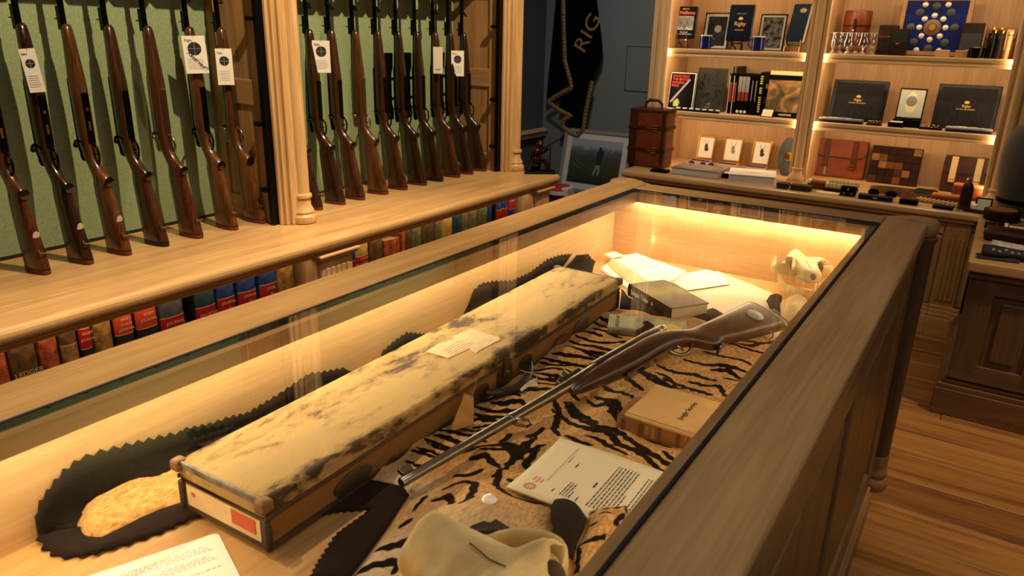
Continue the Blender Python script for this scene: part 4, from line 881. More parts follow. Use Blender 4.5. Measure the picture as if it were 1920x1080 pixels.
for y in (yh0, yh1):
    MB().lathe([(.021, 0), (.021, .002), (.017, .003), (0, .0035)], 20, X=TR(hw, y, .024, 0, 0, PI/2) @ M.Diagonal((.8, 1.4, 1, 1))).tube([(hw+.004, y-.010, .030), (hw+.012, y-.010, .026), (hw+.012, y+.010, .026), (hw+.004, y+.010, .030)], .0022, 6).build('handle_mount', BRASS if False else plain('dark_brass', '#5a4a30', .35, .9), GCASE, smooth=40)
hp = []
for k in range(13):
    u = k/12; hp.append((hw+.012+.030*math.sin(PI*u)**.7, yh0+(yh1-yh0)*u, .026-.012*math.sin(PI*u)))
MB().tube(hp, [.0055+.0045*math.sin(PI*k/12) for k in range(13)], 10).build('handle', plain('handle_leather', '#24150d', .45, coat=.2), GCASE, smooth=60)
yl = (yh0+yh1)/2
lk = MB().box(hw, hw+.003, yl-.030, yl+.030, .010, hb-.004).build('lock_plate', plain('dark_brass', '#5a4a30', .35, .9), GCASE, bevel=.001)
MB().box(hw+.003, hw+.008, yl-.012, yl+.012, .026, hb+.022).tube([(hw+.009, yl-.010, .022), (hw+.015, yl, .016), (hw+.009, yl+.010, .022)], .0022, 6).build('hasp', plain('dark_brass', '#5a4a30', .35, .9), lk, bevel=.001)
MB().lathe([(.006, 0), (.0055, .003), (0, .004)], 12, X=TR(hw+.008, yl, .036, 0, 0, PI/2)).build('lock_stud', STEEL, lk, smooth=40)
# leather luggage tag and paper ticket tied to the handle
pts = [(868, 738), (880, 742), (888, 744), (888, 797), (852, 808), (843, 805), (858, 770), (866, 752)]
c0 = atz(868, 775, .755)
lt = thing('luggage_tag', 'tan leather luggage tag hanging from the gun case handle', 'tag', tuple(c0))
def tilt(X, Y): return atz(X, Y, .772-.040*(Y-740)/66)
b = MB(); W_ = [tilt(*p) for p in pts]; n = len(W_); nn = V((.4, -.3, .8)).normalized()*.0025
b.add(W_+[p+nn for p in W_], [tuple(range(n-1, -1, -1)), tuple(range(n, 2*n))]+[(i, (i+1) % n, n+(i+1) % n, n+i) for i in range(n)]).build('tag_body', plain('tag_leather', '#8f6029', .6, spec=.15, col2='#a5743a', scale=30, bump=.2), lt, w=True, bevel=.0008)
MB().tube([tilt(884, 748)+nn, tilt(889, 735)+V((0, 0, .006)), tilt(893, 725)+V((0, 0, .012)), tilt(893, 718)+V((0, 0, .010))], .0011, 6).build('thong', plain('thong_leather', '#7a5a34', .6), lt, w=True)
q_ = [atz(*p, .733) for p in ((965, 722), (985, 717), (1003, 714), (1009, 720), (1008, 726), (990, 729), (978, 733), (972, 728))]
tk = thing('paper_ticket', 'crumpled pale paper ticket on a string beside the gun case handle', 'tag', tuple(q_[0]))
b = MB(); n = len(q_); cc = sum(q_, V())/n
b.add([cc+V((0, 0, .004))]+[p+V((0, 0, .003*(i % 3-.5))) for i, p in enumerate(q_)], [(0, 1+i, 1+(i+1) % n) for i in range(n)]).build('paper', plain('ticket_paper', '#b5a27c', .85, col2='#d2c29c', scale=60), tk, w=True, solid=.0006)
MB().tube([atz(1003, 716, .737), atz(1008, 708, .742), atz(1002, 701, .746), atz(985, 697, .748), atz(975, 694, .752)], .0009, 5).build('string', plain('string_cream', '#c9b48c', .8), tk, w=True)

# ---- books lying in the case
def lying(name, label, A_, B_, C_, z0, z1, cover, pagesm=CREAM, spine='AC', ct=.0022, group=None):
    """Book from three pixel corners of its top face: A to C is the spine, A to B the tail edge."""
    a, b_, c = atz(*A_, z1), atz(*B_, z1), atz(*C_, z1); u = (c-a); L = u.length; u.normalize(); v = (b_-a)-u*(b_-a).dot(u); W = v.length; v.normalize()
    X = M(((v.x, u.x, 0, a.x), (v.y, u.y, 0, a.y), (0, 0, 1, z0), (0, 0, 0, 1)))
    t = thing(name, label, 'book', mat=X, group=group); h = z1-z0
    MB().box(0, W, 0, L, h-ct, h).build('front_board', cover, t, bevel=.0006); MB().box(0, W, 0, L, 0, ct).build('back_board', cover, t, bevel=.0006)
    b = MB(); b.loft([[(-.003*math.sin(PI*k/6)-.0, y, h*k/6) for k in range(7)]+[(.0022, y, h*(6-k)/6) for k in range(7)] for y in (0, L)]); b.build('spine', cover, t, smooth=40)
    MB().box(.002, W-.003, .003, L-.003, ct, h-ct).build('pages', pagesm, t)
    return t, W, L, h
def top_text(t, s, size, mat, x, y, h, rz, **k): return text(s, size, mat, t, M.Translation((x, y, h+.0003)) @ M.Rotation(rz, 4, 'Z'), **k)
def side_text(t, s, size, mat, y, z, rz=0, **k):   # on the spine (facing local -x), reading along -y
    return text(s, size, mat, t, M.Translation((-.0034, y, z)) @ M(((0, 0, -1, 0), (-1, 0, 0, 0), (0, 1, 0, 0), (0, 0, 0, 1))) @ M.Rotation(rz, 4, 'Z'), **k)
s = N('sunset_jacket'); mp = s.coords(); gr = s.n('SeparateXYZ'); s.l(mp, 0, gr, 0); nz = s.n('TexNoise', Scale=22, Detail=5); s.l(mp, 0, nz, 0)
ma = s.n('Math', operation='MULTIPLY_ADD'); s.l(nz, 0, ma, 0); ma.inputs[1].default_value = .10; s.l(gr, 1, ma, 2)
r_ = s.ramp([(.0, '#1e3a12'), (.07, '#4b3216'), (.12, '#5b3c1a'), (.17, '#8f8430'), (.20, '#857a28'), (.235, '#453612'), (.30, '#5a4820')]); s.l(ma, 0, r_, 0); s.l(r_, 0, s.b, 'Base Color'); s.b.inputs['Roughness'].default_value = .4; s.b.inputs['Specular IOR Level'].default_value = .06
JACK = s.m
t, W, L, h = lying('hardback_book', 'thick hardback with glossy sunset jacket and black spine beside the gun case', (1259, 578), (1332, 569), (1179, 532), LOW+.012, LOW+.048, JACK)
for ch in t.children:
    if ch.name.startswith('spine') or ch.name.startswith('back_board'): ch.data.materials[0] = BLACK
side_text(t, 'Jungle Tales', .019, PAPER, L*.70, h*.52); side_text(t, '&', .016, PAPER, L*.40, h*.52)
t, W, L, h = lying('jungle_book', 'worn green-grey paper-jacketed book with faded red title beside the rifle bolt', (1289, 626), (1302, 602), (1139, 613), LOW+.012, LOW+.030, plain('green_grey_jacket', '#8d8f6d', .6, col2='#a9a785', scale=26))
bz = h+.0003; G = lambda f, g: (W*f, L*(1-g))
def patch(nm, pts, m, k): MB().prism([G(*p) for p in pts], bz-.0004, bz+.0001*k).build(nm, m, t)
patch('jacket_picture', [(.02, .36), (.5, .33), (.97, .36), (.98, .99), (.02, .99)], plain('jacket_scrub', '#6b6846', .6, col2='#8f8857', scale=50, lo=.4, hi=.6), 1)
patch('jacket_patch', [(.05, .62), (.35, .60), (.5, .68), (.62, .82), (.45, .93), (.05, .97)], plain('jacket_yellow', '#b98d2c', .6, col2='#c9a23c', scale=40), 2)
patch('jacket_hill', [(.5, .36), (.85, .34), (.97, .45), (.93, .62), (.6, .55)], plain('jacket_hill', '#5f604a', .6), 2)
top_text(t, 'JUNGLE LORE', .0135, plain('faded_red_title', '#8e4a34', .7), W*.50, L*.88, h, 0, sx=1.02)
side_text(t, 'JUNGLE LORE', .0125, plain('faded_red_title', '#8e4a34', .7), L*.80, h*.5)
t, W, L, h = lying('leather_book', 'brown leather-bound book with raised bands under the tan booklet', (1312, 820), (1340, 782), (1158, 778), LOW+.012, LOW+.046, plain('calf_leather', '#7d4f22', .45, col2='#96632e', scale=20, bump=.1, coat=.15))
for k in (.70, .47, .24, .92): MB().box(-.0048, -.0015, L*k-.0035, L*k+.0035, .002, h-.002).build('raised_band', plain('band_leather', '#5d3817', .45), t, bevel=.0012)
b = MB()
for y, n_ in ((L*.62, 7), (L*.54, 9), (L*.10, 9), (L*.15, 3)):
    for k in range(n_): b.box(-.0039, -.0032, y-.0022, y+.0022, h*.84-.0026*k-.0009, h*.84-.0026*k+.0006)
b.build('gilt_title', GOLD, t)
t, W, L, h = lying('tan_booklet', 'tan booklet titled in small black letters lying on the brown leather book', (1307, 816), (1357, 757), (1173, 773), LOW+.0465, LOW+.056, plain('tan_card', '#c29350', .75, col2='#d0a462', scale=12), pagesm=plain('tan_pages', '#b9803c', .8))
top_text(t, 'Jungle Stories', .0150, INK, W*.52, L*.34, h, 0)

# ---- letters and papers
def paper(name, label, cat, pts, z, th, m, group=None, curl=0):
    W_ = [atz(*p, z) for p in pts]; t = thing(name, label, cat, tuple(W_[0]), group=group)
    MB().prism([(p.x, p.y) for p in W_], z-th, z).build('sheet', m, t, w=True, bevel=min(.0004, th/3)); return t
def lines(b, x0, y0, w_, n, pitch, hgt, rnd=1, gap=.0022):
    """Rows of word-length marks reading along +y, rows stepping along +x."""
    for r_ in range(n):
        y = y0; ye = y0+w_*(1 if r_ < n-1 else .45)
        while y < ye:
            l = min(random.choice((.004, .006, .009, .011)), ye-y+.001); b.box(x0+r_*pitch-hgt/2, x0+r_*pitch+hgt/2, y, y+l, 0, .0002); y += l+gap
zl = LOW+.027
A0, B0, C0 = atz(948, 917, zl), atz(1050, 824, zl), atz(1242, 889, zl); u = (B0-A0).normalized(); v = V((u.y, -u.x, 0)); LW = (B0-A0).length
lt = thing('typed_letter', 'typed letter with red crest lying on the tiger skin by the right rail', 'letter', mat=M(((v.x, u.x, 0, A0.x), (v.y, u.y, 0, A0.y), (0, 0, 1, zl), (0, 0, 0, 1))))
def sheet_fn(u_, v_): return (.268*u_, LW*v_, .003*math.sin(u_*3)+.004*(1-u_)*(v_-.5)**2*4)
MB().grid(20, 12, sheet_fn).build('sheet', CREAM, lt, smooth=60, solid=.0006)
MB().grid(20, 12, lambda a, c: (.002+.266*a, LW*c, sheet_fn(a, c)[2]-.002)).build('under_sheet', plain('aged_sheet', '#b89a68', .8), lt, smooth=60, solid=.0012)
def zfix(b):
    b.v = [(x, y, z+sheet_fn(min(1, max(0, x/.268)), min(1, max(0, y/LW)))[2]+.0007) for x, y, z in b.v]; return b
b = MB(); random.seed(11)
b.box(.046, .0466, LW*.30, LW*.93, 0, .0002); lines(b, .0505, LW*.66, LW*.24, 1, .004, .0008)
lines(b, .068, LW*.62, LW*.16, 1, .005, .0022); lines(b, .068, LW*.17, LW*.10, 1, .005, .0022); lines(b, .083, LW*.16, LW*.22, 4, .0052, .0018); lines(b, .112, LW*.15, LW*.16, 1, .005, .0020)
lines(b, .120, LW*.42, LW*.20, 1, .005, .0032, gap=.0010)
lines(b, .132, LW*.14, LW*.70, 8, .0060, .0020); lines(b, .188, LW*.14, LW*.68, 7, .0060, .0018); lines(b, .242, LW*.12, LW*.70, 4, .0062, .0020)
zfix(b).build('typing', INK, lt)['kind'] = 'stuff'
b = MB(); lines(b, .026, LW*.24, LW*.15, 1, .006, .0026, gap=.001); lines(b, .033, LW*.22, LW*.22, 1, .006, .0026, gap=.001); lines(b, .040, LW*.24, LW*.13, 1, .006, .0026, gap=.001)
zfix(b).build('red_heading', plain('pale_red_ink', '#cf7f55', .8), lt)
b = MB(); cx, cy = .031, LW*.135
b.loft([[(cx+r_*math.cos(2*PI*k/28), cy+r_*math.sin(2*PI*k/28), .0001) for k in range(28)] for r_ in (.0085, .0068)], cap=False); b.loft([[(cx+r_*math.cos(2*PI*k/16), cy+r_*math.sin(2*PI*k/16), .0001) for k in range(16)] for r_ in (.0042, .0030)], cap=False)
for k in range(10): b.box(-.0011, .0011, .0085, .0112, 0, .0002, X=M.Translation((cx, cy, 0)) @ M.Rotation(2*PI*k/10, 4, 'Z'))
zfix(b).build('red_crest', REDINK, lt)
A0, B0, C0 = atz(408, 996, LOW+.004), atz(160, 1080, LOW+.004), atz(450, 1081, LOW+.004); u = (A0-B0).normalized(); v = V((u.y, -u.x, 0))
if v.dot(C0-A0) < 0: v = -v
lt = thing('handwritten_letter', 'white letter with grey handwriting on the case floor in front of the gun case', 'letter', mat=M(((v.x, u.x, 0, A0.x), (v.y, u.y, 0, A0.y), (0, 0, 1, LOW+.001), (0, 0, 0, 1))))
MB().prism([(0, -.26), (.21, -.26), (.21, -.006), (.19, 0), (.010, 0), (.004, -.002), (0, -.008)], 0, .0012).build('sheet', PAPER, lt)
b = MB(); random.seed(5)
for x0, n_ in ((.022, 4), (.046, 4), (.078, 1), (.10, 5)):
    for r_ in range(n_):
        y = -.012-.004*(n_-r_)
        while y > -.22:
            l = random.choice((.003, .005, .007)); b.box(x0+r_*.0042, x0+r_*.0042+.0017, y-l, y, .0012, .0014); y -= l+.0022
b.build('handwriting', plain('grey_ink', '#8f8878', .8), lt)['kind'] = 'stuff'
z = LOW+.018
bk = thing('open_booklet', 'white open booklet with small crest in the far corner of the display case', 'booklet', tuple(atz(1170, 500, LOW)))
MB().prism([tuple(atz(*p, z).xy) for p in ((1147, 483), (1192, 474), (1287, 508), (1258, 527), (1217, 530))], LOW+.002, z).build('page_block', PAPER, bk, w=True, bevel=.001)
W_ = [atz(1147, 484, z+.016), atz(1217, 529, z+.004), atz(1183, 533, LOW+.012), atz(1139, 497, LOW+.014)]; n_ = V((0, 0, .002))
MB().add(W_+[p+n_ for p in W_], [(3, 2, 1, 0), (4, 5, 6, 7), (0, 1, 5, 4), (1, 2, 6, 5), (2, 3, 7, 6), (3, 0, 4, 7)]).build('inner_leaf', plain('beige_leaf', '#d9b886', .8), bk, w=True)
MB().prism([tuple(atz(*p, LOW+.010).xy) for p in ((1126, 502), (1139, 494), (1190, 534), (1184, 542))], LOW+.002, LOW+.010).build('rear_leaves', PAPER, bk, w=True)
MB().prism([tuple(atz(*p, z+.006).xy) for p in ((1132, 476), (1152, 471), (1172, 480), (1147, 484))], z+.0055, z+.006).build('flap', PAPER, bk, w=True)
c = atz(1226, 497, z); b = MB(); random.seed(8)
for k in range(26): a = random.random()*2*PI; r_ = random.random()**.6; b.box(-.003, .003, -.0012, .0012, 0, .0003, X=TR(c.x+.026*r_*math.cos(a), c.y+.016*r_*math.sin(a), z, a))
b.build('printed_crest', plain('grey_print', '#6d6558', .8), bk, w=True)['kind'] = 'stuff'
paper('white_card', 'white card lying between the open booklet and the hardback book', 'paper', ((1258, 528), (1275, 514), (1327, 505), (1345, 512), (1370, 532), (1289, 544)), LOW+.008, .002, PAPER)
paper('large_sheet', 'large off-white sheet under the books at the far end of the case', 'paper', ((1205, 585), (1300, 520), (1345, 508), (1445, 548), (1500, 600), (1400, 640), (1330, 600)), LOW+.003, .0015, plain('offwhite_sheet', '#d6c6a6', .8, col2='#e2d4b6', scale=14))

# ---- skulls
BONE = plain('old_bone', '#cdb57c', .55, col2='#94794a', scale=11, bump=.35, lo=.42, hi=.78, detail=8); DARKB = plain('cavity_shade_and_suture', '#3d2d18', .9); TOOTH = plain('tooth_ivory', '#dcc9a0', .3)  # cavity colour paints the shade inside sockets and nose; also darkens the suture
def skull(name, label, X):
    t = thing(name, label, 'skull', mat=X)
    S = [(-.004, .036, .022, .058, .0), (-.002, .050, .016, .074, .016), (.006, .052, .012, .076, .021), (.016, .049, .010, .077, .019), (.04, .052, .008, .080, .014), (.08, .056, .012, .080, .007), (.11, .060, .018, .078, .004), (.135, .062, .024, .078, .002),
         (.152, .072, .050, .084, 0), (.164, .080, .056, .090, -.002), (.172, .082, .056, .090, -.003), (.186, .068, .046, .088, -.005), (.205, .050, .024, .081, -.005), (.235, .042, .016, .073, -.004), (.27, .043, .012, .064, -.003), (.30, .040, .012, .052, 0), (.318, .028, .016, .040, 0), (.324, .012, .02, .032, 0)]
    rings = []; n = 44
    for y, hw_, z0, z1, cr in S:
        r_ = []
        for k in range(n):
            a = 2*PI*k/n; c, s_ = math.cos(a), math.sin(a); bx = .35 if .15 < y < .20 else (.75 if y >= .21 else .9); zz = (z0+z1)/2+(z1-z0)/2*math.copysign(abs(s_)**bx, s_)
            if cr > 0: zz += cr*max(0, s_)**9
            else: zz += cr*max(0, s_)**6*2
            r_.append((hw_*math.copysign(abs(c)**.85, c), y, zz))
        rings.append(r_)
    MB().loft(rings).build('cranium', BONE, t, smooth=70)
    for s_ in (-1, 1):
        P_ = [(.050, .050, .030), (.085, .060, .034), (.112, .090, .036), (.124, .125, .040), (.122, .160, .044), (.098, .192, .046), (.060, .210, .040), (.040, .222, .034)]; b = MB(); rr = []
        for i, (x, y, z_) in enumerate(P_):
            hh = (.014, .016, .015, .014, .016, .020, .022, .018)[i]; t0 = V(P_[min(i+1, 7)])-V(P_[max(i-1, 0)]); nx_ = V((t0.y, -t0.x, 0)).normalized()
            rr.append([(s_*(x+nx_.x*.0065*math.cos(2*PI*k/12)), y+nx_.y*.0065*math.cos(2*PI*k/12), z_+hh*math.sin(2*PI*k/12)) for k in range(12)])
        b.loft(rr).build('cheek_arch', BONE, t, smooth=60, sub=1)
        MB().loft([[(s_*(x+q*math.cos(2*PI*k/8)), y+q*math.sin(2*PI*k/8), z_) for k in range(8)] for x, y, z_, q in ((.068, .168, .080, .010), (.084, .172, .078, .007), (.098, .180, .068, .0025))]).build('brow_process', BONE, t, smooth=60)
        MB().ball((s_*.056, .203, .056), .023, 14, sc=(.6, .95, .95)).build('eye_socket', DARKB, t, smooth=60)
        MB().tube([(s_*.030, .300, .018), (s_*.032, .304, .002), (s_*.030, .300, -.012+.012)], [.0075, .006, .002], 8).build('canine', TOOTH, t, smooth=60)
        for k in range(3): MB().loft([[(s_*(.044-.004*k)+.005*math.cos(2*PI*i/8)*q, .245+.018*k+.009*q*math.sin(2*PI*i/8), z_) for i in range(8)] for q, z_ in ((1, .020), (.9, .008), (.3, .001))]).build('molar', TOOTH, t, smooth=60)
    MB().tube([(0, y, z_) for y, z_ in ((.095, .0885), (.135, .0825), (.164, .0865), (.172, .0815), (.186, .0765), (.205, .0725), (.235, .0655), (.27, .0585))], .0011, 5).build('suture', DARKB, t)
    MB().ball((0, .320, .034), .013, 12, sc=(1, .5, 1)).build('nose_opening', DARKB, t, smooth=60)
    return t
def skull_at(P0, P1, z, sc, roll=0):
    a, c = atz(*P0, z), atz(*P1, z); d = (c-a); d.z = 0; d.normalize()
    return a, math.atan2(-d.x, d.y)
sk = skull('tiger_skull', 'large yellowed animal skull with wide cheek arches at the near end, cut by the frame', TR(-.548, .650, LOW+.016, math.radians(-98)) @ M.Diagonal((1.02, .86, 1.08, 1)))
p = atz(1497, 566, LOW)
for s_ in (-1, 1):
    MB().loft([[(s_*x+.005*math.cos(2*PI*k/10), y, z_+hh*math.sin(2*PI*k/10)) for k in range(10)] for x, y, z_, hh in ((.082, .085, .016, .012), (.078, .10, -.006, .020), (.066, .14, -.026, .016), (.046, .20, -.032, .015), (.030, .26, -.030, .014), (.016, .300, -.024, .013), (.004, .312, -.020, .009))]).build('lower_jaw', BONE, sk, smooth=60)
X2 = TR(p.x-.055, p.y+.135, LOW+.036, math.radians(-152), math.radians(8)) @ M.Diagonal((.70, .62, .86, 1))
s2 = dup(sk, X2, label='smaller pale animal skull in the far right corner of the display case')
for o in [c for c in sk.children if c.name.startswith('lower_jaw')]: bpy.data.objects.remove(o)
# ---------------------------------------------------------------- goods on the bookcase
def place(Xl, Xr, Yt, Yb, y):
    """Bottom centre, width and height of something upright in plane y seen between pixel columns Xl..Xr and rows Yt..Yb."""
    a, c = aty(Xl, Yb, y), aty(Xr, Yb, y); t = aty((Xl+Xr)/2, Yt, y); return (a.x+c.x)/2, c.x-a.x, min(a.z, c.z), t.z-(a.z+c.z)/2
S1, S2, CT = 1.3712, 1.0032, .6602
NVY = plain('navy_cloth', '#060a16', .6, col2='#0a1120', scale=60, spec=.06); BLKB = plain('black_board', '#070606', .5, spec=.06); GRYB = plain('charcoal_board', '#2e2b26', .6, col2='#3d3932', scale=20, spec=.06)
WHT = plain('white_print', '#d9d2c4', .7); ORG = plain('orange_print', '#d2581f', .6); PAGEW = plain('page_white', '#d8d0bf', .8); GREYP = plain('grey_photo', '#5e5a53', .7, spec=.1, col2='#14120f', scale=34, lo=.4, hi=.6)
LTH = plain('tan_leather', '#6a3015', .5, spec=.15, col2='#7a3c1b', scale=14, bump=.08, coat=.1); LTD = plain('brown_leather', '#301407', .45, spec=.2, col2='#41200f', scale=14, bump=.08, coat=.06); LTX = plain('chestnut_leather', '#5c270f', .42, spec=.25, col2='#713517', scale=12, bump=.06, coat=.08); LTB = plain('dark_leather', '#170c07', .5, spec=.15, col2='#301b10', scale=18, bump=.1)
STRAP = plain('cream_webbing', '#b59a66', .7)
def ubook(name, label, x, y, z, wd, ht, dp, cover, lean=-10, group=None, rz=0, yaw=None):
    t = thing(name, label, 'book', mat=TR(x, y, z, rz, math.radians(lean)), group=group)
    b = MB().box(-wd/2, wd/2, 0, .003, 0, ht).box(-wd/2, wd/2, dp-.003, dp, 0, ht).box(-wd/2, -wd/2+.003, 0, dp, 0, ht); b.build('cover', cover, t, bevel=.0008)
    MB().box(-wd/2+.003, wd/2-.004, .003, dp-.003, .003, ht-.003).build('pages', PAGEW, t); return t
def easel(label, x, y, z, wd, m, h=.09):
    t = thing('book_easel', label, 'stand', (x, y, z), group='little easels on the top shelf')
    for s_ in (-1, 1): MB().tube([(s_*wd/2, -.030, .0035), (s_*wd/2, -.018, .020), (s_*wd/2, -.008, h*.45), (s_*wd/2, -.018, h*.55), (s_*wd/2, -.022, h*.8)], .0045, 8).tube([(s_*wd/2, -.006, h*.45), (s_*wd/2*.6, .05, .0035)], .004, 6).build('foot', m, t, smooth=50)
    MB().box(-wd/2, wd/2, -.006, .0, h*.40, h*.48).build('crossbar', m, t); return t
def crest(parent, x, z, s_, m, y=-.0004):
    b = MB()
    for k in range(5): b.box(-.08*s_, .08*s_, 0, .0004, .15*s_, .55*s_, X=M.Translation((x, y, z-.1*s_)) @ M.Rotation((k-2)*.5, 4, 'Y'))
    b.box(x-.35*s_, x+.35*s_, y, y+.0004, z-.12*s_, z); b.build('gold_crest', m, parent)
def ft(t, s_, size, m, x, z, **k): return text(s_, size, m, t, face_ny(x, -.0006, z), **k)
def framed(name, label, Xl, Xr, Yt, Yb, y, zs, bw, mf, mm, mw, mi, lean=-9, group=None, cat='picture'):
    x, wd, zb, ht = place(Xl, Xr, Yt, Yb, y); ht /= math.cos(math.radians(lean))
    t = thing(name, label, cat, mat=TR(x, y, zs, 0, math.radians(lean)), group=group); frame_parts(t, wd, ht, bw, .014, mf, mm, mw, mi); return t, wd, ht
# top shelf, first bay
x, wd, zb, ht = place(1261, 1302, 11, 71, 4.66)
easel('dark easel holding the black elephant book', x, 4.655, S1, .060, plain('tortoise_stand', '#3a1708', .3, coat=.4), zb-S1+.055)
t = ubook('elephant_book', 'black hunting book with orange title and grey elephant photo on an easel', x, 4.651, zb, wd, ht, .030, BLKB, -6, rz=math.radians(8))
ft(t, 'Ndlovu', .030, ORG, .012, ht*.80, sx=1.05); ft(t, 'The Art of', .011, WHT, 0, ht*.19); ft(t, 'Hunting the African Elephant', .0088, WHT, 0, ht*.13); ft(t, 'NDLOVU', .010, GOLD, 0, ht*.92)
MB().box(-wd*.38, wd*.38, -.0006, 0, ht*.26, ht*.70).build('cover_photo', plain('elephant_grey', '#8b877e', .7, col2='#56534d', scale=30), t)
b = MB()
for cx, cz, rx, rz_ in ((0, .50, .17, .17), (-.22, .52, .13, .15), (.22, .52, .13, .15), (0, .35, .06, .10)): b.lathe([(0, 0), (1, 0), (1, .0003), (0, .0003)], 18, X=M.Translation((cx*wd, -.0007, cz*ht)) @ M.Diagonal((rx*wd, 1, rz_*ht, 1)) @ M.Rotation(PI/2, 4, 'X'))
b.build('elephant', plain('elephant_dark', '#4b4842', .7, col2='#6a665e', scale=60), t)
b = MB()
for s_ in (-1, 1): b.tube([(s_*.09*wd, -.0015, .36*ht), (s_*.16*wd, -.0015, .29*ht), (s_*.28*wd, -.0015, .28*ht)], .0014, 5)
b.build('tusks', WHT, t)
t, wd, ht = framed('photo_frame', 'black framed photo with white mount left of the navy book', 1314, 1362, 22, 91, 4.76, S1, .006, BLKB, plain('photo_mount', '#a29b91', .8, spec=.1), .016, plain('dark_photo', '#0c0b0a', .6, spec=.1, col2='#26231f', scale=26))
MB().lathe([(0, 0), (.020, .0), (.022, .0004), (0, .0006)], 16, X=TR(.008, .0045, ht*.56, 0, PI/2)).build('pale_subject', plain('grey_subject', '#5e5a54', .7, col2='#8a857c', scale=60), t)
x, wd, zb, ht = place(1361, 1406, 7, 76, 4.66)
easel('dark easel holding the navy gold-lettered book', x, 4.655, S1, .062, BLACK, zb-S1+.035)
t = ubook('navy_book', 'navy book with gold crest and lettering standing on an easel between two photos', x, 4.651, zb, wd, ht, .022, NVY, -9)
ft(t, 'Rigby', .032, GOLD, 0, ht*.47); crest(t, 0, ht*.60, .030, GOLD); ft(t, 'FINEST GUNS', .010, plain('dull_gold', '#8a6b30', .5), 0, ht*.75); ft(t, 'LONDON', .012, GOLD, 0, ht*.30)
t, wd, ht = framed('photo_frame', 'black framed grey photo with white mount right of the navy book', 1417, 1466, 23, 93, 4.76, S1, .006, BLKB, plain('photo_mount', '#a29b91', .8, spec=.1), .012, GREYP)
x, wd, zb, ht = place(1471, 1506, 4, 78, 4.66)
easel('silver wire easel holding the tall blue book with cream page edge', x, 4.655, S1, .085, STEEL, zb-S1+.03)
t = ubook('tall_blue_book', 'tall dark blue book showing its cream page edge on a silver easel', x, 4.651, zb, wd, ht, .036, plain('slate_blue_cloth', '#0f1824', .6, col2='#16202f', scale=60, spec=.06), -14, rz=math.radians(-16))
crest(t, wd*.12, ht*.80, .045, plain('dull_gold', '#8a6b30', .5))
def mug(label, X, Yb, hs):
    p = aty(X, Yb, 4.60); t = thing('enamel_mug', label, 'mug', (p.x, 4.60, S1), group='blue enamel mugs on the top shelf')
    MB().lathe([(.030, 0), (.036, .004), (.036, .078), (.033, .078), (.033, .006), (.0, .005)], 28).build('cup', plain('blue_enamel', '#081c52', .15, coat=.5), t, smooth=40)
    MB().lathe([(.0362, .077), (.0375, .0795), (.0362, .082), (.0335, .080)], 28).build('rim', plain('white_enamel', '#e6e0d2', .15, coat=.5), t, smooth=60)
    MB().tube([(hs*.035, 0, .064), (hs*.056, 0, .060), (hs*.060, 0, .040), (hs*.052, 0, .022), (hs*.035, 0, .018)], .0042, 8).build('handle', plain('blue_enamel', '#081c52', .15, coat=.5), t, smooth=60)
mug('blue enamel mug in front of the first framed photo', 1322, 92, 1); mug('blue enamel mug in front of the second framed photo, handle to the left', 1420, 94, -1)
# middle shelf, first bay
x, wd, zb, ht = place(1249, 1298, 133, 204, 4.60)
t = ubook('double_rifle_book', 'black book with white border, red title and diagonal rifle on the middle shelf', x, 4.60, S2, wd, ht, .028, BLKB, -7)
b = MB()
for a in ((-.48, .48, .965, .985), (-.48, .48, .015, .035), (-.48, -.45, .015, .985), (.45, .48, .015, .985)): b.box(a[0]*wd, a[1]*wd, -.0006, 0, a[2]*ht, a[3]*ht)
b.build('white_border', WHT, t)
for i, s_ in enumerate(('SHOOTING', 'THE BRITISH', 'DOUBLE', 'RIFLE')): ft(t, s_, .021, plain('red_print', '#d4422c', .6), -wd*.40, ht*(.89-.085*i), align='LEFT')
MB().box(-.09, .09, -.0009, 0, -.006, .006, X=M.Translation((-.01, -.0003, ht*.50)) @ M.Rotation(math.radians(-52), 4, 'Y')).build('rifle_print', plain('print_steel', '#8c7b80', .5), t)
MB().prism([(-.045, .02), (-.012, .02), (-.004, .045), (-.02, .07), (-.045, .05)], 0, .0006, X=M.Rotation(PI/2, 4, 'X')).build('leaf_print', plain('print_green', '#8f9a3c', .6), t)
x, wd, zb, ht = place(1300, 1353, 125, 207, 4.64)
t = ubook('portrait_book', 'large charcoal book with a dark animal portrait and small gold crest', x, 4.63, S2, wd, ht, .026, GRYB, -8)
b = MB(); random.seed(2)
for k in range(46):
    a = random.random()*2*PI; r_ = .20+.22*random.random(); b.box(-.006, .006, -.0006, -.0002, -.020, .020, X=M.Translation((r_*wd*math.cos(a)*1.0, 0, ht*.55+r_*ht*.8*math.sin(a))) @ M.Rotation(PI/2-a+.5, 4, 'Y'))
b.build('mane_print', plain('print_black', '#1a1815', .6), t)['kind'] = 'stuff'
crest(t, 0, ht*.17, .030, plain('olive_gold', '#8d7a22', .5)); ft(t, 'Rigby', .016, plain('olive_gold', '#8d7a22', .5), 0, ht*.10)
for i, X in enumerate((1366, 1371)): 
    p = aty(X, 205, 4.66); tt = thing('spine_out_book', 'tall charcoal book %s the portrait book, only its spine showing' % ('directly behind' if i == 0 else 'second behind'), 'book', (p.x, 4.655+.01*i, S2), group='books standing spine out on the middle shelf')
    MB().box(-.008, .008, 0, .19, 0, .272).build('cover', GRYB, tt, bevel=.001); MB().box(-.0035, -.002, -.0005, 0, .0, .272).build('pale_stripe', WHT, tt)
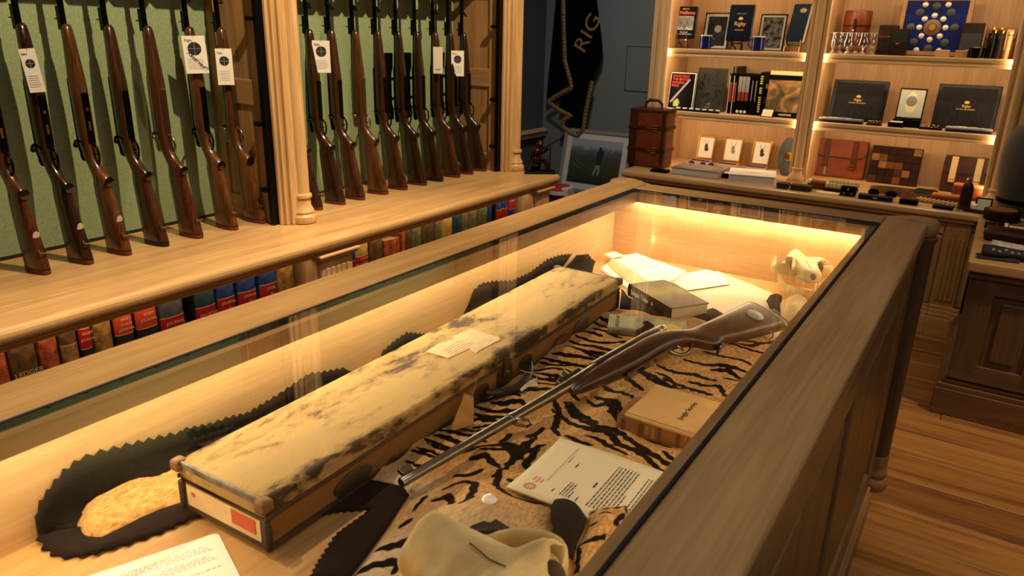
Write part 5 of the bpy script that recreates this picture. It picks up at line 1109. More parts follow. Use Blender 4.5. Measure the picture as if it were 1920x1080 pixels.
sp = [(1359, 'black and red spine, first of the short row beside the portrait book', 'r'), (1367, 'black and red spine, second of the short row', 'r'), (1376, 'grey and red spine, first of three alike', 'g'), (1383, 'grey and red spine, middle of three alike', 'g'), (1390, 'grey and red spine, last of three alike', 'g'), (1399, 'thin black spine right of the grey ones', 'k'), (1406, 'second thin black spine, left of the yellow lettering', 'k'), (1415, 'black spine with bold yellow lettering', 'y')]
RSP = plain('spine_red', '#8e2f18', .5); GSP = plain('spine_grey', '#8b8681', .5)
for X, lab, k in sp:
    p = aty(X, 214, 4.60); q = aty(X+7, 214, 4.60); wd = q.x-p.x-.0015; ht = .235 if k != 'y' else .25
    tt = thing('spine_out_book', 'upright book with '+lab, 'book', mat=TR((p.x+q.x)/2+.006, 4.60, S2, 0, 0), group='books standing spine out on the middle shelf')
    MB().box(-wd/2, wd/2, 0, .19, 0, ht).build('cover', BLKB, tt, bevel=.001)
    if k == 'r': MB().box(-wd*.38, wd*.38, -.0006, 0, ht*.30, ht*.78).build('spine_panel', RSP, tt); MB().box(-wd*.5, -wd*.34, -.0006, 0, 0, ht*.95).build('edge_stripe', WHT, tt)
    if k == 'g': MB().box(-wd*.48, wd*.48, -.0006, 0, ht*.56, ht*.94).build('spine_panel', GSP, tt); MB().box(-wd*.40, wd*.40, -.0006, 0, ht*.34, ht*.56).build('title_panel', RSP, tt); MB().lathe([(0, 0), (wd*.42, 0), (0, .0006)], 10, X=TR(0, -.0002, ht*.07, 0, PI/2)).build('colophon', WHT, tt)
    if k == 'k': MB().box(-wd*.12, wd*.12, -.0006, 0, ht*.35, ht*.85).build('title_line', GSP, tt)
    if k == 'y':
        b = MB()
        for j in range(16):
            if j not in (7, 11): b.box(-wd*.36, wd*.36, -.0006, 0, ht*(.08+.054*j), ht*(.08+.054*j)+.008)
        b.build('yellow_letters', plain('yellow_print', '#c9b324', .5), tt)
x, wd, zb, ht = place(1421, 1440, 148, 213, 4.64)
t = ubook('yellow_title_book', 'dark book with a yellow title band partly behind the painting book', x+.01, 4.65, S2, wd+.03, ht, .02, BLKB, -6); MB().box(-wd*.6, wd*.6, -.0006, 0, ht*.78, ht*.92).build('title_band', plain('yellow_print', '#c9b324', .5), t); MB().box(-wd*.5, wd*.3, -.0006, 0, ht*.30, ht*.55).build('cover_photo', GREYP, t)
x, wd, zb, ht = place(1431, 1493, 131, 219, 4.60)
t = ubook('painting_book', 'large book with brown painting of riders on its cover, cream strip at top', x, 4.595, S2, wd, ht, .03, BLKB, -7)
s = N('painting_cover'); mp = s.coords(); n1 = s.n('TexNoise', Scale=11, Detail=6, Distortion=1.2); s.l(mp, 0, n1, 0); r_ = s.ramp([(.3, '#1e1508'), (.45, '#5d4720'), (.55, '#8a6230'), (.66, '#b5793a'), (.8, '#d9c9a0')]); s.l(n1, 0, r_, 0); s.l(r_, 0, s.b, 'Base Color')
MB().box(-wd*.48, wd*.49, -.0006, 0, ht*.12, ht*.80).build('cover_painting', s.m, t); MB().box(-wd*.48, wd*.49, -.0008, 0, ht*.91, ht*.995).build('cream_strip', plain('cream_strip', '#c9a970', .6), t); ft(t, 'HUNTING', .016, WHT, wd*.15, ht*.06)
pc = aty(1437, 221, 4.56); t = thing('price_card', 'little cream card in a black stand in front of the painting book', 'card', mat=TR(pc.x, 4.55, S2, 0, math.radians(-40)))
MB().box(-.036, .036, 0, .006, 0, .060).build('stand', BLKB, t, bevel=.001); MB().box(-.030, .030, -.001, 0, .006, .054).build('card', CREAM, t)
pc = aty(1303, 210, 4.555); t = thing('cartridge_tray', 'long black tray of pale pieces lying along the front of the middle shelf', 'tray', (pc.x, 4.56, S2)); MB().box(-.15, .15, -.02, .02, 0, .010).build('tray', BLKB, t, bevel=.002)
for k in range(7): MB().tube([(-.125+.042*k, 0, .014), (-.100+.042*k, .004, .014)], .005, 8).build('pale_piece', PAPER, t, smooth=50)
# counter, first bay
def satchel_case():
    t = thing('leather_bottle_case', 'tall chestnut leather case with carrying handle and two buckled straps', 'case', mat=TR(-1.835, 4.345, CT, 0))
    wd, dp, ht = .245, .15, .355
    MB().box(-wd/2, wd/2, 0, dp, 0, ht).build('body', LTX, t, bevel=.020, seg=4)
    MB().box(-wd/2-.001, -wd/2+.060, -.0015, dp*.6, .01, ht-.004).build('side_gusset', LTD, t, bevel=.010, seg=3)
    MB().box(-wd/2-.002, wd/2+.002, -.002, dp+.002, ht-.024, ht+.002).build('lid', LTD, t, bevel=.010, seg=3)
    for z in (.245, .110):
        MB().box(-wd/2-.003, wd/2+.003, -.0045, dp+.003, z-.011, z+.011).build('strap', LTD, t, bevel=.002)
        bk_ = MB().tube([(wd*.22-.017, -.007, z-.014), (wd*.22+.017, -.007, z-.014), (wd*.22+.017, -.007, z+.014), (wd*.22-.017, -.007, z+.014)], .0028, 6, close=True).tube([(wd*.22-.017, -.008, z), (wd*.22+.014, -.008, z)], .002, 6); bk_.build('buckle', BRASS, t, smooth=50)
        MB().box(wd*.22-.055, wd*.22-.020, -.007, -.004, z-.009, z+.009).build('strap_end', LTX, t, bevel=.002)
    MB().box(wd/2-.030, wd/2-.008, -.006, dp*.5, .0, ht).build('front_strap', LTD, t, bevel=.003)
    MB().tube([(-.055, dp/2, ht), (-.052, dp/2, ht+.030), (-.03, dp/2, ht+.050), (.03, dp/2, ht+.050), (.052, dp/2, ht+.030), (.055, dp/2, ht)], [.007, .008, .010, .010, .008, .007], 10).build('handle', LTD, t, smooth=60)
    for s_ in (-1, 1): MB().tube([(s_*.055, dp/2-.012, ht+.003), (s_*.055, dp/2-.012, ht+.012), (s_*.055, dp/2+.012, ht+.012), (s_*.055, dp/2+.012, ht+.003)], .0025, 6).build('handle_ring', BRASS, t, smooth=50)
satchel_case()
def flat_item(name, label, cat, Xl, Xr, Yb, y, dp, ht, m, zs=CT, rz=0, bevel=.003, part='body', group=None):
    """Low thing lying on a shelf; returns it with its width; local origin at front bottom centre."""
    a, c = aty(Xl, Yb, y), aty(Xr, Yb, y); t = thing(name, label, cat, ((a.x+c.x)/2, y, zs), rz, group); wd = c.x-a.x
    MB().box(-wd/2, wd/2, 0, dp, 0, ht).build(part, m, t, bevel=bevel); return t, wd
flat_item('black_wallet', 'flat black wallet in front of the tall leather case', 'wallet', 1219, 1250, 318, 4.22, .06, .016, BLKB)
def flat_book(name, label, Xl, Xr, Yb, y, dp, ht, cover, pages, rz=0):
    a, c = aty(Xl, Yb, y), aty(Xr, Yb, y); t = thing(name, label, 'book', ((a.x+c.x)/2, y, CT), rz); wd = c.x-a.x
    MB().box(-wd/2, wd/2, 0, dp, ht-.003, ht).build('front_board', cover, t); MB().box(-wd/2, wd/2, 0, dp, 0, .003).build('back_board', cover, t); MB().box(-wd/2+.004, wd/2-.004, .004, dp-.004, .003, ht-.003).build('pages', pages, t)
    MB().box(-wd/2, wd/2, dp-.003, dp, 0, ht).build('spine', cover, t); return t, wd
t, wd = flat_book('grey_photo_book', 'thick book with grey photo cover and pale page edge lying on the counter', 1257, 1347, 327, 4.235, .21, .042, plain('photo_cover', '#4b4844', .35, col2='#8b867e', scale=16, stretch=(1, 2, 1)), plain('page_grey', '#b9b0a6', .8))
t, wd = flat_book('white_book', 'white clothbound book with grey title lying on the counter', 1365, 1452, 343, 4.225, .235, .048, plain('white_cloth_cover', '#dcd4c4', .6), plain('page_grey', '#b9b0a6', .8), math.radians(14))
for i, s_ in ((1, 'RIGBY'),): text(s_, .030, plain('pale_grey_print', '#aaa294', .7), t, M.Translation((0, .155-.05*i, .0484)))
for i, (Xl, Xr, Yt, Yb, lab) in enumerate(((1303, 1336, 257, 300, 'first'), (1351, 1387, 262, 307, 'middle'), (1405, 1441, 267, 313, 'last'))):
    bx = aty((Xl+Xr)/2, Yb, 4.78); blk = thing('frame_block', 'little wooden block with blue edge under the %s small gilt frame' % lab, 'block', (bx.x-.005, 4.735, CT), group='blocks under the small gilt frames')
    MB().box(-.062, .062, 0, .05, 0, .020).build('block', OAKX, blk, bevel=.002); MB().box(-.058, .058, -.001, .02, .014, .0215).build('blue_edge', plain('blue_velvet', '#0f2a86', .8), blk)
    t, wd, ht = framed('gilt_frame', ('small gilt frame with a dark antelope head, first of three', 'small gilt frame with a grey antelope print, middle of three', 'small gilt frame with a dark stag, last of three')[i], Xl, Xr, Yt, Yb, 4.79, CT+.0222, .012, plain('gilt_frame_gold', '#b98a2c', .3, .9), PAPER, .02, None, -12, group='small gilt frames on the counter')
    dk = (plain('print_dark', '#2c2722', .8), plain('print_mid', '#8a8378', .8), plain('print_dark', '#2c2722', .8))[i]; b = MB(); c = ht*.56; yb = .0050
    b.lathe([(0, 0), (.011, 0), (0, .0005)], 12, X=M.Translation((0, yb, c)) @ M.Diagonal((1, 1, 1.5, 1)) @ M.Rotation(PI/2, 4, 'X')); b.lathe([(0, 0), (.014, 0), (0, .0005)], 12, X=M.Translation((.004, yb, c-.020)) @ M.Rotation(PI/2, 4, 'X'))
    for s_ in (-1, 1): b.tube([(s_*.004, yb-.001, c+.012), (s_*.012, yb-.001, c+.022), (s_*(.008 if i == 0 else .016), yb-.001, c+.038)], .0014, 5)
    b.build('animal_print', dk, t)
for i, (X, Y) in enumerate(((1297, 298), (1318, 302), (1334, 299))):
    p = aty(X, Y+3, 4.56); t = thing('leather_ball', 'small brown leather ball lying %s behind the grey photo book' % ('leftmost', 'midmost', 'rightmost')[i], 'ball', (p.x, 4.56, CT), group='brown leather balls on the counter'); MB().ball((0, 0, .020), .020, 14).build('ball', LTB, t, smooth=60); MB().loft([[(.0205*math.cos(2*PI*k/16), .0205*math.sin(2*PI*k/16), z) for k in range(16)] for z in (.0185, .0215)], cap=False).build('seam', LTD, t)
t, wd = flat_item('ring_box', 'small black box with pale lining between the two lying books', 'box', 1354, 1376, 327, 4.30, .05, .030, BLKB); MB().box(-wd*.4, wd*.4, .006, .044, .030, .033).build('lining', PAPER, t)
x, wd, zb, ht = place(1461, 1488, 252, 326, 4.60)
t = thing('oval_plaque', 'dark oval plaque with brass medallion leaning beside the middle column', 'plaque', mat=TR(x-.020, 4.62, CT, 0, math.radians(-10)))
MB().prism([(wd*.62*math.cos(2*PI*k/28)*(1+.15*math.sin(2*PI*k/28)), ht/2+ht/2*math.sin(2*PI*k/28)) for k in range(28)], 0, .022, X=M.Rotation(PI/2, 4, 'X') @ M.Translation((0, 0, -.022))).build('board', plain('charcoal_wood', '#262523', .5, col2='#3a3733', scale=20), t, bevel=.003)
MB().lathe([(0, .006), (.018, .005), (.026, .003), (.027, 0)], 24, X=TR(.01, 0, ht*.50, 0, PI/2)).build('medallion', BRASS, t, smooth=50)
for i, (Xl, Xr, Yb) in enumerate(((1456, 1477, 347), (1481, 1520, 353))):
    t, wd = flat_item('dark_box', ('small dark box, left one in front of the middle column', 'longer dark box, right one in front of the middle column')[i], 'box', Xl, Xr, Yb, 4.20, .06, .030, plain('olive_brown_box', '#2b2213', .5), group='dark boxes in front of the middle column'); MB().box(-wd/2-.001, wd/2+.001, -.001, .061, .018, .031).build('lid', plain('olive_brown_box', '#2b2213', .5), t, bevel=.002)
# counter, second bay
def satchel(name, label, Xl, Xr, Yt, Yb, y, zs, body, strapm, dp=.06, lean=-9, buck=True, flap=.55, group=None):
    x, wd, zb, ht = place(Xl, Xr, Yt, Yb, y); t = thing(name, label, 'satchel', mat=TR(x, y, zs, 0, math.radians(lean)), group=group)
    MB().box(-wd/2, wd/2, 0, dp, 0, ht).build('body', body, t, bevel=.014, seg=3)
    pts = [(-wd*.485, ht+.001)]+[(-wd*.485, ht*flap+.04)]+[(-wd*.485+.04*(1-math.cos(k*PI/8)), ht*flap+.04-.04*math.sin(k*PI/8)) for k in range(1, 5)]; seam = [(x_*1.0, z_-.0025) for x_, z_ in pts[1:]]
    pts += [(-a, b_) for a, b_ in pts[::-1]]
    MB().prism(pts, 0, .005, X=M.Rotation(PI/2, 4, 'X')).box(-wd*.485, wd*.485, -.004, dp, ht-.006, ht+.003).build('flap', body, t, bevel=.002)
    sm = [(x_, -.0052, z_) for x_, z_ in seam]; MB().tube(sm+[(-x_, y_, z_) for x_, y_, z_ in sm[::-1]], .0022, 6).build('flap_edge', plain('dark_edge', '#2a1208', .6), t)
    for s_ in (-1, 1):
        MB().box(s_*wd*.27-.016, s_*wd*.27+.016, -.0095, -.004, ht*.28, ht*.99).build('strap', strapm, t, bevel=.002)
        if buck: MB().tube([(s_*wd*.27-.012, -.011, ht*.36), (s_*wd*.27+.012, -.011, ht*.36), (s_*wd*.27+.012, -.011, ht*.28), (s_*wd*.27-.012, -.011, ht*.28)], .0025, 6, close=True).build('buckle', BRASS, t, smooth=50)
    return t, wd, ht
satchel('tan_satchel', 'tan leather satchel with rounded flap and two straps on the counter', 1519, 1616, 269, 340, 4.77, CT, LTH, plain('dark_tan_strap', '#4a1f0c', .5, spec=.2))
x, wd, zb, ht = place(1622, 1718, 276, 347, 4.75); t = thing('patchwork_board', 'dark brown patchwork leather board leaning behind the belts', 'board', mat=TR(x, 4.76, CT, 0, math.radians(-10)))
MB().box(-wd/2, wd/2, 0, .018, 0, ht).build('board', LTB, t, bevel=.002)
random.seed(9); PTS = [plain('patch_%s' % n_, a, .6, spec=.08, col2=c, scale=30) for n_, a, c in (('dark', '#24140a', '#301c10'), ('umber', '#3a2212', '#4a2d18'), ('rust', '#5a3218', '#6d3f20'), ('tan', '#74502c', '#86603a'))]; cw, ch_ = wd*.97/6, ht*.97/5
for i in range(6):
    for j in range(5): MB().box(-wd*.485+i*cw+.001, -wd*.485+(i+1)*cw-.001, -.003-.001*random.random(), 0, ht*.015+j*ch_+.001, ht*.015+(j+1)*ch_-.001).build('patch', PTS[random.choice((0, 0, 0, 0, 1, 1, 2, 3))], t, bevel=.001, seg=1)
satchel('strapped_satchel', 'dark brown satchel with two cream straps at the right end of the counter', 1757, 1845, 297, 366, 4.72, CT, LTD, STRAP)
t, wd = flat_item('pouch', 'small tan leather pouch with white edge beside the middle column', 'pouch', 1513, 1546, 345, 4.32, .06, .040, LTX, bevel=.012); MB().box(-wd/2-.002, wd/2+.002, -.003, .05, .024, .044).build('flap', LTH, t, bevel=.008); MB().box(-wd/2, -wd/2+.02, -.004, .02, .03, .05).build('white_edge', PAPER, t, bevel=.004)
t, wd = flat_item('cartridge_rack', 'dark rack of round pale cartridge ends in two rows on the counter', 'rack', 1545, 1606, 347, 4.30, .10, .018, LTB)
for r_ in range(2):
    for k in range(8): MB().lathe([(.011, 0), (.011, .022), (.008, .026), (0, .0265)], 12, X=M.Translation((-wd*.42+wd*.84*k/7+.01*r_, .022+.045*r_, .016+.012*r_))).build('cartridge_end', plain('pale_end', '#c2ad80', .4, .2), t, smooth=40)
t, wd = flat_item('booklet', 'pale open booklet lying in front of the cartridge rack', 'booklet', 1529, 1573, 357, 4.20, .055, .006, CREAM, bevel=.001)
t, wd = flat_item('earring_box', 'upright black display box with two silver pieces', 'box', 1575, 1604, 361, 4.22, .035, .052, BLKB)
for s_ in (-1, 1): MB().lathe([(0, .004), (.006, .003), (.007, 0)], 10, X=TR(s_*.018, 0, .016, 0, PI/2)).build('silver_piece', STEEL, t, smooth=50)
MB().lathe([(0, .004), (.005, .002), (.005, 0)], 10, X=TR(0, 0, .038, 0, PI/2)).build('silver_piece', STEEL, t, smooth=50)
t, wd = flat_item('navy_tin', 'long navy tin with a pale line of lettering at the counter edge', 'tin', 1608, 1674, 372, 4.19, .05, .026, plain('navy_tin_paint', '#0d1536', .2, coat=.5), bevel=.004); ft(t, 'Rigby', .010, WHT, 0, .014)
p = aty(1655, 356, 4.28); t = thing('sunglasses', 'black sunglasses lying on the counter behind the navy tin', 'sunglasses', (p.x, 4.30, CT))
for s_ in (-1, 1):
    MB().tube([(s_*.042+.026*math.cos(2*PI*k/16), -.004*abs(math.sin(2*PI*k/16)), .024+.019*math.sin(2*PI*k/16)) for k in range(16)], .0028, 6, close=True).build('rim', BLACK, t, smooth=60)
    MB().lathe([(0, 0), (.025, 0), (.025, .001), (0, .0015)], 18, X=M.Translation((s_*.042, 0, .024)) @ M.Diagonal((1, 1, .75, 1)) @ M.Rotation(PI/2, 4, 'X')).build('lens', plain('dark_lens', '#08080a', .04, coat=1), t, smooth=40)
    MB().tube([(s_*.068, 0, .030), (s_*.070, .06, .026), (s_*.066, .11, .012), (s_*.05, .13, .004)], .0024, 6).build('temple', BLACK, t, smooth=50)
MB().tube([(-.016, 0, .028), (0, -.002, .032), (.016, 0, .028)], .0024, 6).build('bridge', BLACK, t, smooth=50)
p = aty(1690, 352, 4.38); t = thing('leather_belt', 'coiled brown leather belt lying behind the sunglasses', 'belt', (p.x, 4.46, CT))
b = MB(); cl = []
for k in range(46):
    a = k/45*4.4*PI; r_ = .030+.0042*a; cl.append((r_*math.cos(a)*2.2, r_*math.sin(a)*.9, 0))
b.loft([[V(c)*q+V((0, 0, z)) for q, z in ((1, .001), (1.0, .030), (1.045, .030), (1.045, .001))] for c in cl]).build('strap', plain('belt_leather', '#5b3a1c', .5, col2='#7a5430', scale=20), t, smooth=50)
MB().tube([(.16, -.03, .004), (.19, -.03, .004), (.19, -.03, .030), (.16, -.03, .030)], .003, 6, close=True).build('buckle', BRASS, t, smooth=50)
t, wd = flat_item('black_pouch', 'soft black pouch behind the small black box', 'pouch', 1712, 1760, 357, 4.42, .09, .042, BLKB, bevel=.018); MB().box(-wd*.45, wd*.45, -.003, .02, .020, .036).build('flap', LTB, t, bevel=.006)
t, wd = flat_item('black_box', 'small plain black box with a lid right of the navy tin', 'box', 1686, 1721, 377, 4.19, .055, .024, BLKB); MB().box(-wd/2-.001, wd/2+.001, -.001, .056, .016, .026).build('lid', BLKB, t, bevel=.002)
p = aty(1765, 370, 4.30); t = thing('cartridge_belt', 'pale cartridge belt with dark loops lying on the counter', 'belt', (p.x, 4.31, CT), math.radians(-16))
MB().box(-.12, .12, -.018, .018, 0, .012).build('band', plain('belt_canvas', '#8d7048', .7), t, bevel=.004)
for k in range(11): MB().tube([(-.108+.0215*k, -.022, .014), (-.100+.0215*k, .020, .016)], .0062, 8).build('loop', plain('loop_cream', '#c7a878', .6) if k % 1 == 0 else LTB, t, smooth=50)
flat_item('slim_case', 'slim black case at the counter edge in front of the cartridge belt', 'case', 1748, 1788, 384, 4.185, .05, .016, BLKB, rz=math.radians(-4), bevel=.006)[0]
for i, (X, Y, y, z, lab) in enumerate(((1806, 366, 4.44, .0, 'tan padded leather pouch, upper one behind the flask'), (1783, 368, 4.38, .0, 'tan padded leather pouch, lower one left of the flask'))):
    p = aty(X, Y, y); t = thing('padded_pouch', lab, 'pouch', (p.x+(.02 if i == 0 else -.01), y+.12*(1-i), CT), group='tan padded pouches on the counter')
    MB().box(-.078, .078, -.035, .035, 0, .045+.035*(1-i)).build('body', LTH, t, bevel=.020, seg=4); MB().box(-.076, .076, -.037, .02, .030+.035*(1-i), .047+.035*(1-i)).build('flap', plain('bright_tan_leather', '#b5682c', .4, coat=.2), t, bevel=.010, seg=3)
p = aty(1808, 382, 4.24); t = thing('hip_flask', 'upright dark brown leather flask with bright cap', 'flask', (p.x, 4.25, CT)); MB().lathe([(.024, 0), (.027, .004), (.027, .10), (.022, .125), (.014, .135)], 24, X=M.Diagonal((1, .7, 1, 1))).build('body', LTD, t, smooth=40)
MB().lathe([(.013, .134), (.014, .138), (.014, .152), (.010, .156)], 18).build('cap', STEEL, t, smooth=40)
p = aty(1823, 378, 4.26); t = thing('white_tin', 'small white round-cornered tin right of the leather flask', 'tin', (p.x, 4.285, CT)); MB().box(-.026, .026, -.02, .02, 0, .030).build('tin', plain('white_enamel', '#e6e0d2', .15, coat=.5), t, bevel=.008); MB().box(-.0265, .0265, -.0205, .0205, .020, .032).build('lid', plain('white_enamel', '#e6e0d2', .15, coat=.5), t, bevel=.008)
p = aty(1845, 380, 4.20); t = thing('info_card', 'pale card in a dark holder at the right end of the counter', 'card', mat=TR(p.x, 4.26, CT, 0, math.radians(-35))); MB().box(-.036, .036, 0, .006, 0, .075).build('holder', BLKB, t, bevel=.001); MB().box(-.028, .028, -.001, 0, .008, .066).build('card', plain('card_green_grey', '#b5b294', .7), t)
p = aty(1826, 388, 4.16); t = thing('corkscrew', 'corkscrew with dark handle lying near the corner of the counter', 'corkscrew', (p.x, 4.20, CT), math.radians(-20)); MB().tube([(-.045, 0, .010), (.045, 0, .010)], .009, 10).build('handle', LTB, t, smooth=50)
MB().tube([(-.040+.007*math.cos(k*.8)*0-.03*k/40, -.012-.0-.0012*k+0, .006+.004*math.sin(k*.8)) for k in range(30)], .0016, 5).build('screw', STEEL, t, smooth=50)
# top shelf, second bay
p = aty(1596, 98, 4.70); t = thing('leather_canister', 'round chestnut leather canister with lid behind the tasting glasses', 'canister', (p.x, 4.74, S1))
MB().lathe([(.066, 0), (.070, .004), (.070, .150)], 36).build('body', LTX, t, smooth=40); MB().lathe([(.072, .150), (.072, .222), (.066, .230), (.0, .231)], 36).build('lid', LTX, t, smooth=40); MB().lathe([(.0735, .146), (.0735, .152)], 36, cap=False).build('seam', LTB, t)
MB().box(-.008, .008, -.077, -.070, .10, .185).build('strap', LTB, t, bevel=.002); MB().lathe([(0, .004), (.005, .003), (.006, 0)], 10, X=TR(0, -.077, .125, 0, PI/2)).build('stud', STEEL, t, smooth=50)
WG = glassmat('tasting_glass', (.96, .96, .96, 1), .03, 2.0); k_ = 0; proto = None
for X, y in ((1560, 4.60), (1574, 4.66), (1588, 4.585), (1604, 4.66), (1616, 4.60), (1634, 4.64)):
    p = aty(X, 99, y); lab = ('first', 'second', 'third', 'fourth', 'fifth', 'last')[k_]+' tasting glass from the left on the top shelf'
    if proto is None:
        proto = thing('tasting_glass', lab, 'glass', (p.x, y, S1), group='tasting glasses on the top shelf')
        MB().lathe([(.024, 0), (.024, .003), (.012, .010), (.009, .016), (.012, .022), (.026, .032), (.0335, .048), (.033, .062), (.026, .085), (.0225, .110), (.0212, .110), (.0248, .085), (.0315, .062), (.032, .048), (.024, .034), (.004, .027)], 24).build('bowl', WG, proto, smooth=60)
        MB().lathe([(.0208, .1094), (.0222, .1112), (.0230, .1096)], 24, cap=False).build('rim', plain('glass_rim_highlight', '#cfcac0', .1, .4), proto, smooth=60); MB().lathe([(.0225, .0002), (.0248, .0016), (.0225, .0036), (.011, .011), (.0085, .017)], 24).build('foot', plain('glass_foot_highlight', '#b5aea2', .1, .5), proto, smooth=60)  # pale opaque rim and foot are painted highlights of the clear glass
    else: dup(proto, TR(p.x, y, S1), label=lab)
    k_ += 1
x, wd, zb, ht = place(1640, 1676, 42, 99, 4.70); t = thing('wallet_box', 'dark brown leather cigar case standing left of the green-lined box', 'case', mat=TR(x, 4.70, S1, 0, math.radians(-5))); MB().box(-wd/2, wd/2, 0, .03, 0, ht*.62).build('body', LTB, t, bevel=.005); MB().box(-wd/2-.001, wd/2+.001, -.001, .031, ht*.58, ht).build('cap', LTB, t, bevel=.006); MB().box(-wd*.46, wd*.46, -.0016, 0, ht*.585, ht*.63).build('red_stripe', LTX, t)
x, wd, zb, ht = place(1662, 1697, 51, 101, 4.60); t = thing('open_box', 'small open wooden box with green velvet lining and brass figure', 'box', (x, 4.60, S1)); MB().box(-wd/2, wd/2, 0, .055, 0, ht*.42).build('tray', LTB, t, bevel=.002); MB().box(-wd/2, wd/2, .045, .060, ht*.4, ht).build('lid', LTB, t, bevel=.002); MB().box(-wd*.42, wd*.42, .0435, .046, ht*.46, ht*.95).build('velvet', plain('dark_green_velvet', '#0a1c12', .9), t)
MB().lathe([(.010, 0), (.005, .006), (.006, .014), (.013, .020), (.013, .024), (0, .025)], 14, X=M.Translation((0, .010, ht*.30))).build('brass_figure', BRASS, t, smooth=50)
x, wd, zb, ht = place(1676, 1808, -16, 97, 4.74); t = thing('coin_board', 'framed blue display board of silver discs and a central brass medal', 'display board', mat=TR(x, 4.72, S1+.004, 0, math.radians(-9)))
frame_parts(t, wd, ht, .022, .026, wood('board_frame_oak', '#7a5428', '#9d7038', 'z')); MB().box(-wd/2+.022, wd/2-.022, .008, .014, .022, ht-.022).build('backing', plain('royal_blue_board', '#040f4c', .5, col2='#06185f', scale=6, spec=.1), t)
CO = plain('silver_disc', '#c8bda4', .3, .3); DKD = plain('dark_disc', '#23271f', .5); cx, cz = -.005, ht*.48; sc = wd*.1
def disc(nm, m, dx, dz, r_, th=.004):
    MB().lathe([(0, th), (r_*.8, th), (r_, th*.5), (r_, 0)], 20, X=TR(cx+dx*sc, .008, cz+dz*sc, 0, PI/2)).build(nm, m, t, smooth=40)
disc('centre_ring', plain('brown_ring', '#5c3d1a', .4), 0, 0, sc*1.25); disc('centre_medal', BRASS, 0, 0, sc*.62, .010)
for k in range(8): a = PI/2+k*PI/4+.0; disc('silver_disc', CO, 1.85*math.cos(a), 1.85*math.sin(a), sc*.42)
for k in range(8): a = PI/2+k*PI/4; disc('dark_disc', DKD, 3.1*math.cos(a), 3.1*math.sin(a)*1.05, sc*.62)
for dx, dz in ((-1.6, 3.5), (1.6, 3.5), (-1.6, -3.5), (1.6, -3.5)): disc('silver_disc', CO, dx, dz, sc*.42)
for i, (Xl, Xr) in enumerate(((1752, 1779), (1789, 1813))): flat_item('wooden_block', ('pale wooden block below the coin board frame', 'wooden block behind the black round tin')[i], 'block', Xl, Xr, 104, 4.57, .03, .036, (OAKX, CASX)[i], zs=S1)
x, wd, zb, ht = place(1792, 1834, 41, 92, 4.70); t = thing('document_wallet', 'upright black leather wallet right of the coin board', 'wallet', mat=TR(x+.01, 4.68, S1, 0, math.radians(-8))); MB().box(-wd/2, wd/2, 0, .018, 0, ht+.04).build('body', LTB, t, bevel=.004); MB().box(-wd/2+.004, wd/2-.004, -.0015, 0, .02, ht*.9).build('pocket', plain('black_leather', '#15100c', .4), t, bevel=.001)
p = aty(1829, 104, 4.58); t = thing('black_cup', 'squat black cup with bright rim in front of the leather wallet', 'cup', (p.x, 4.59, S1)); MB().lathe([(.024, 0), (.034, .006), (.036, .050), (.033, .050), (.030, .008), (0, .007)], 26).build('cup', BLACK, t, smooth=40); MB().lathe([(.0335, .049), (.0365, .0515), (.0335, .054)], 26, cap=False).build('rim', STEEL, t, smooth=60); MB().tube([(-.035, 0, .040), (-.052, 0, .034), (-.050, 0, .018), (-.035, 0, .014)], .004, 8).build('handle', BRASS, t, smooth=50)
satchel('small_satchel', 'brown satchel with cream straps at the right end of the top shelf', 1838, 1898, 52, 108, 4.70, S1, LTX, STRAP, buck=False)
for i, X in enumerate((1853, 1868)): 
    p = aty(X, 106, 4.575); t = thing('spyglass', ('black leather spyglass with brass cap, left of the pair', 'dark brown leather spyglass with brass cap, right of the pair')[i], 'spyglass', (p.x, 4.585, S1), group='spyglasses on the top shelf'); MB().lathe([(.019, 0), (.020, .003), (.020, .120), (.017, .124)], 22).build('tube', (BLACK, LTB)[i], t, smooth=40); MB().lathe([(.019, .122), (.019, .136), (.010, .142), (.006, .150), (.0, .151)], 20).build('cap', BRASS, t, smooth=40); MB().lathe([(0, .004), (.004, .003), (.005, 0)], 10, X=TR(-.004, -.020, .10, 0, PI/2)).build('stud', BRASS, t, smooth=50)
p = aty(1885, 108, 4.56); t = thing('cigar_tube', 'pale tan tube standing right of the spyglasses', 'tube', (p.x, 4.565, S1)); MB().lathe([(.009, 0), (.0105, .004), (.0105, .112), (.012, .114), (.012, .128), (.009, .131)], 20).build('tube', plain('pale_tan_leather', '#c08a52', .45), t, smooth=40); MB().lathe([(.0108, .110), (.0125, .112), (.0125, .116), (.0108, .118)], 20, cap=False).build('collar', BRASS, t, smooth=40)
# middle shelf, second bay
for i, (Xl, Xr, Yt, Yb, l1) in enumerate(((1549, 1652, 151, 231, 'CLEANING KIT'), (1742, 1862, 160, 247, 'LONDON GUNMAKERS'))):
    x, wd, zb, ht = place(Xl, Xr, Yt, Yb, 4.70); t = thing('crested_box', ('black grained presentation box with gold crest, left one on the middle shelf', 'black grained presentation box with gold crest, right one on the middle shelf')[i], 'box', mat=TR(x, 4.70, S2, 0, math.radians(-16)), group='black presentation boxes')
    MB().box(-wd/2, wd/2, 0, .040, 0, ht).build('box_body', BLACK, t, bevel=.004); MB().box(-wd/2+.020, wd/2-.020, -.002, 0, .020, ht-.018).build('grained_panel', plain('grained_black', '#0d0a08', .5, spec=.12, col2='#1c1713', scale=60, stretch=(2, 1, .25), bump=.5, lo=.4, hi=.6), t, bevel=.001)
    f = M.Translation((0, -.0026, 0)); crest(t, 0, ht*.59, .026, GOLD, -.0028); text('Rigby', .019, GOLD, t, f @ face_ny(0, 0, ht*.52)); text('London Gunmakers', .011, GOLD, t, f @ face_ny(0, 0, ht*.45))
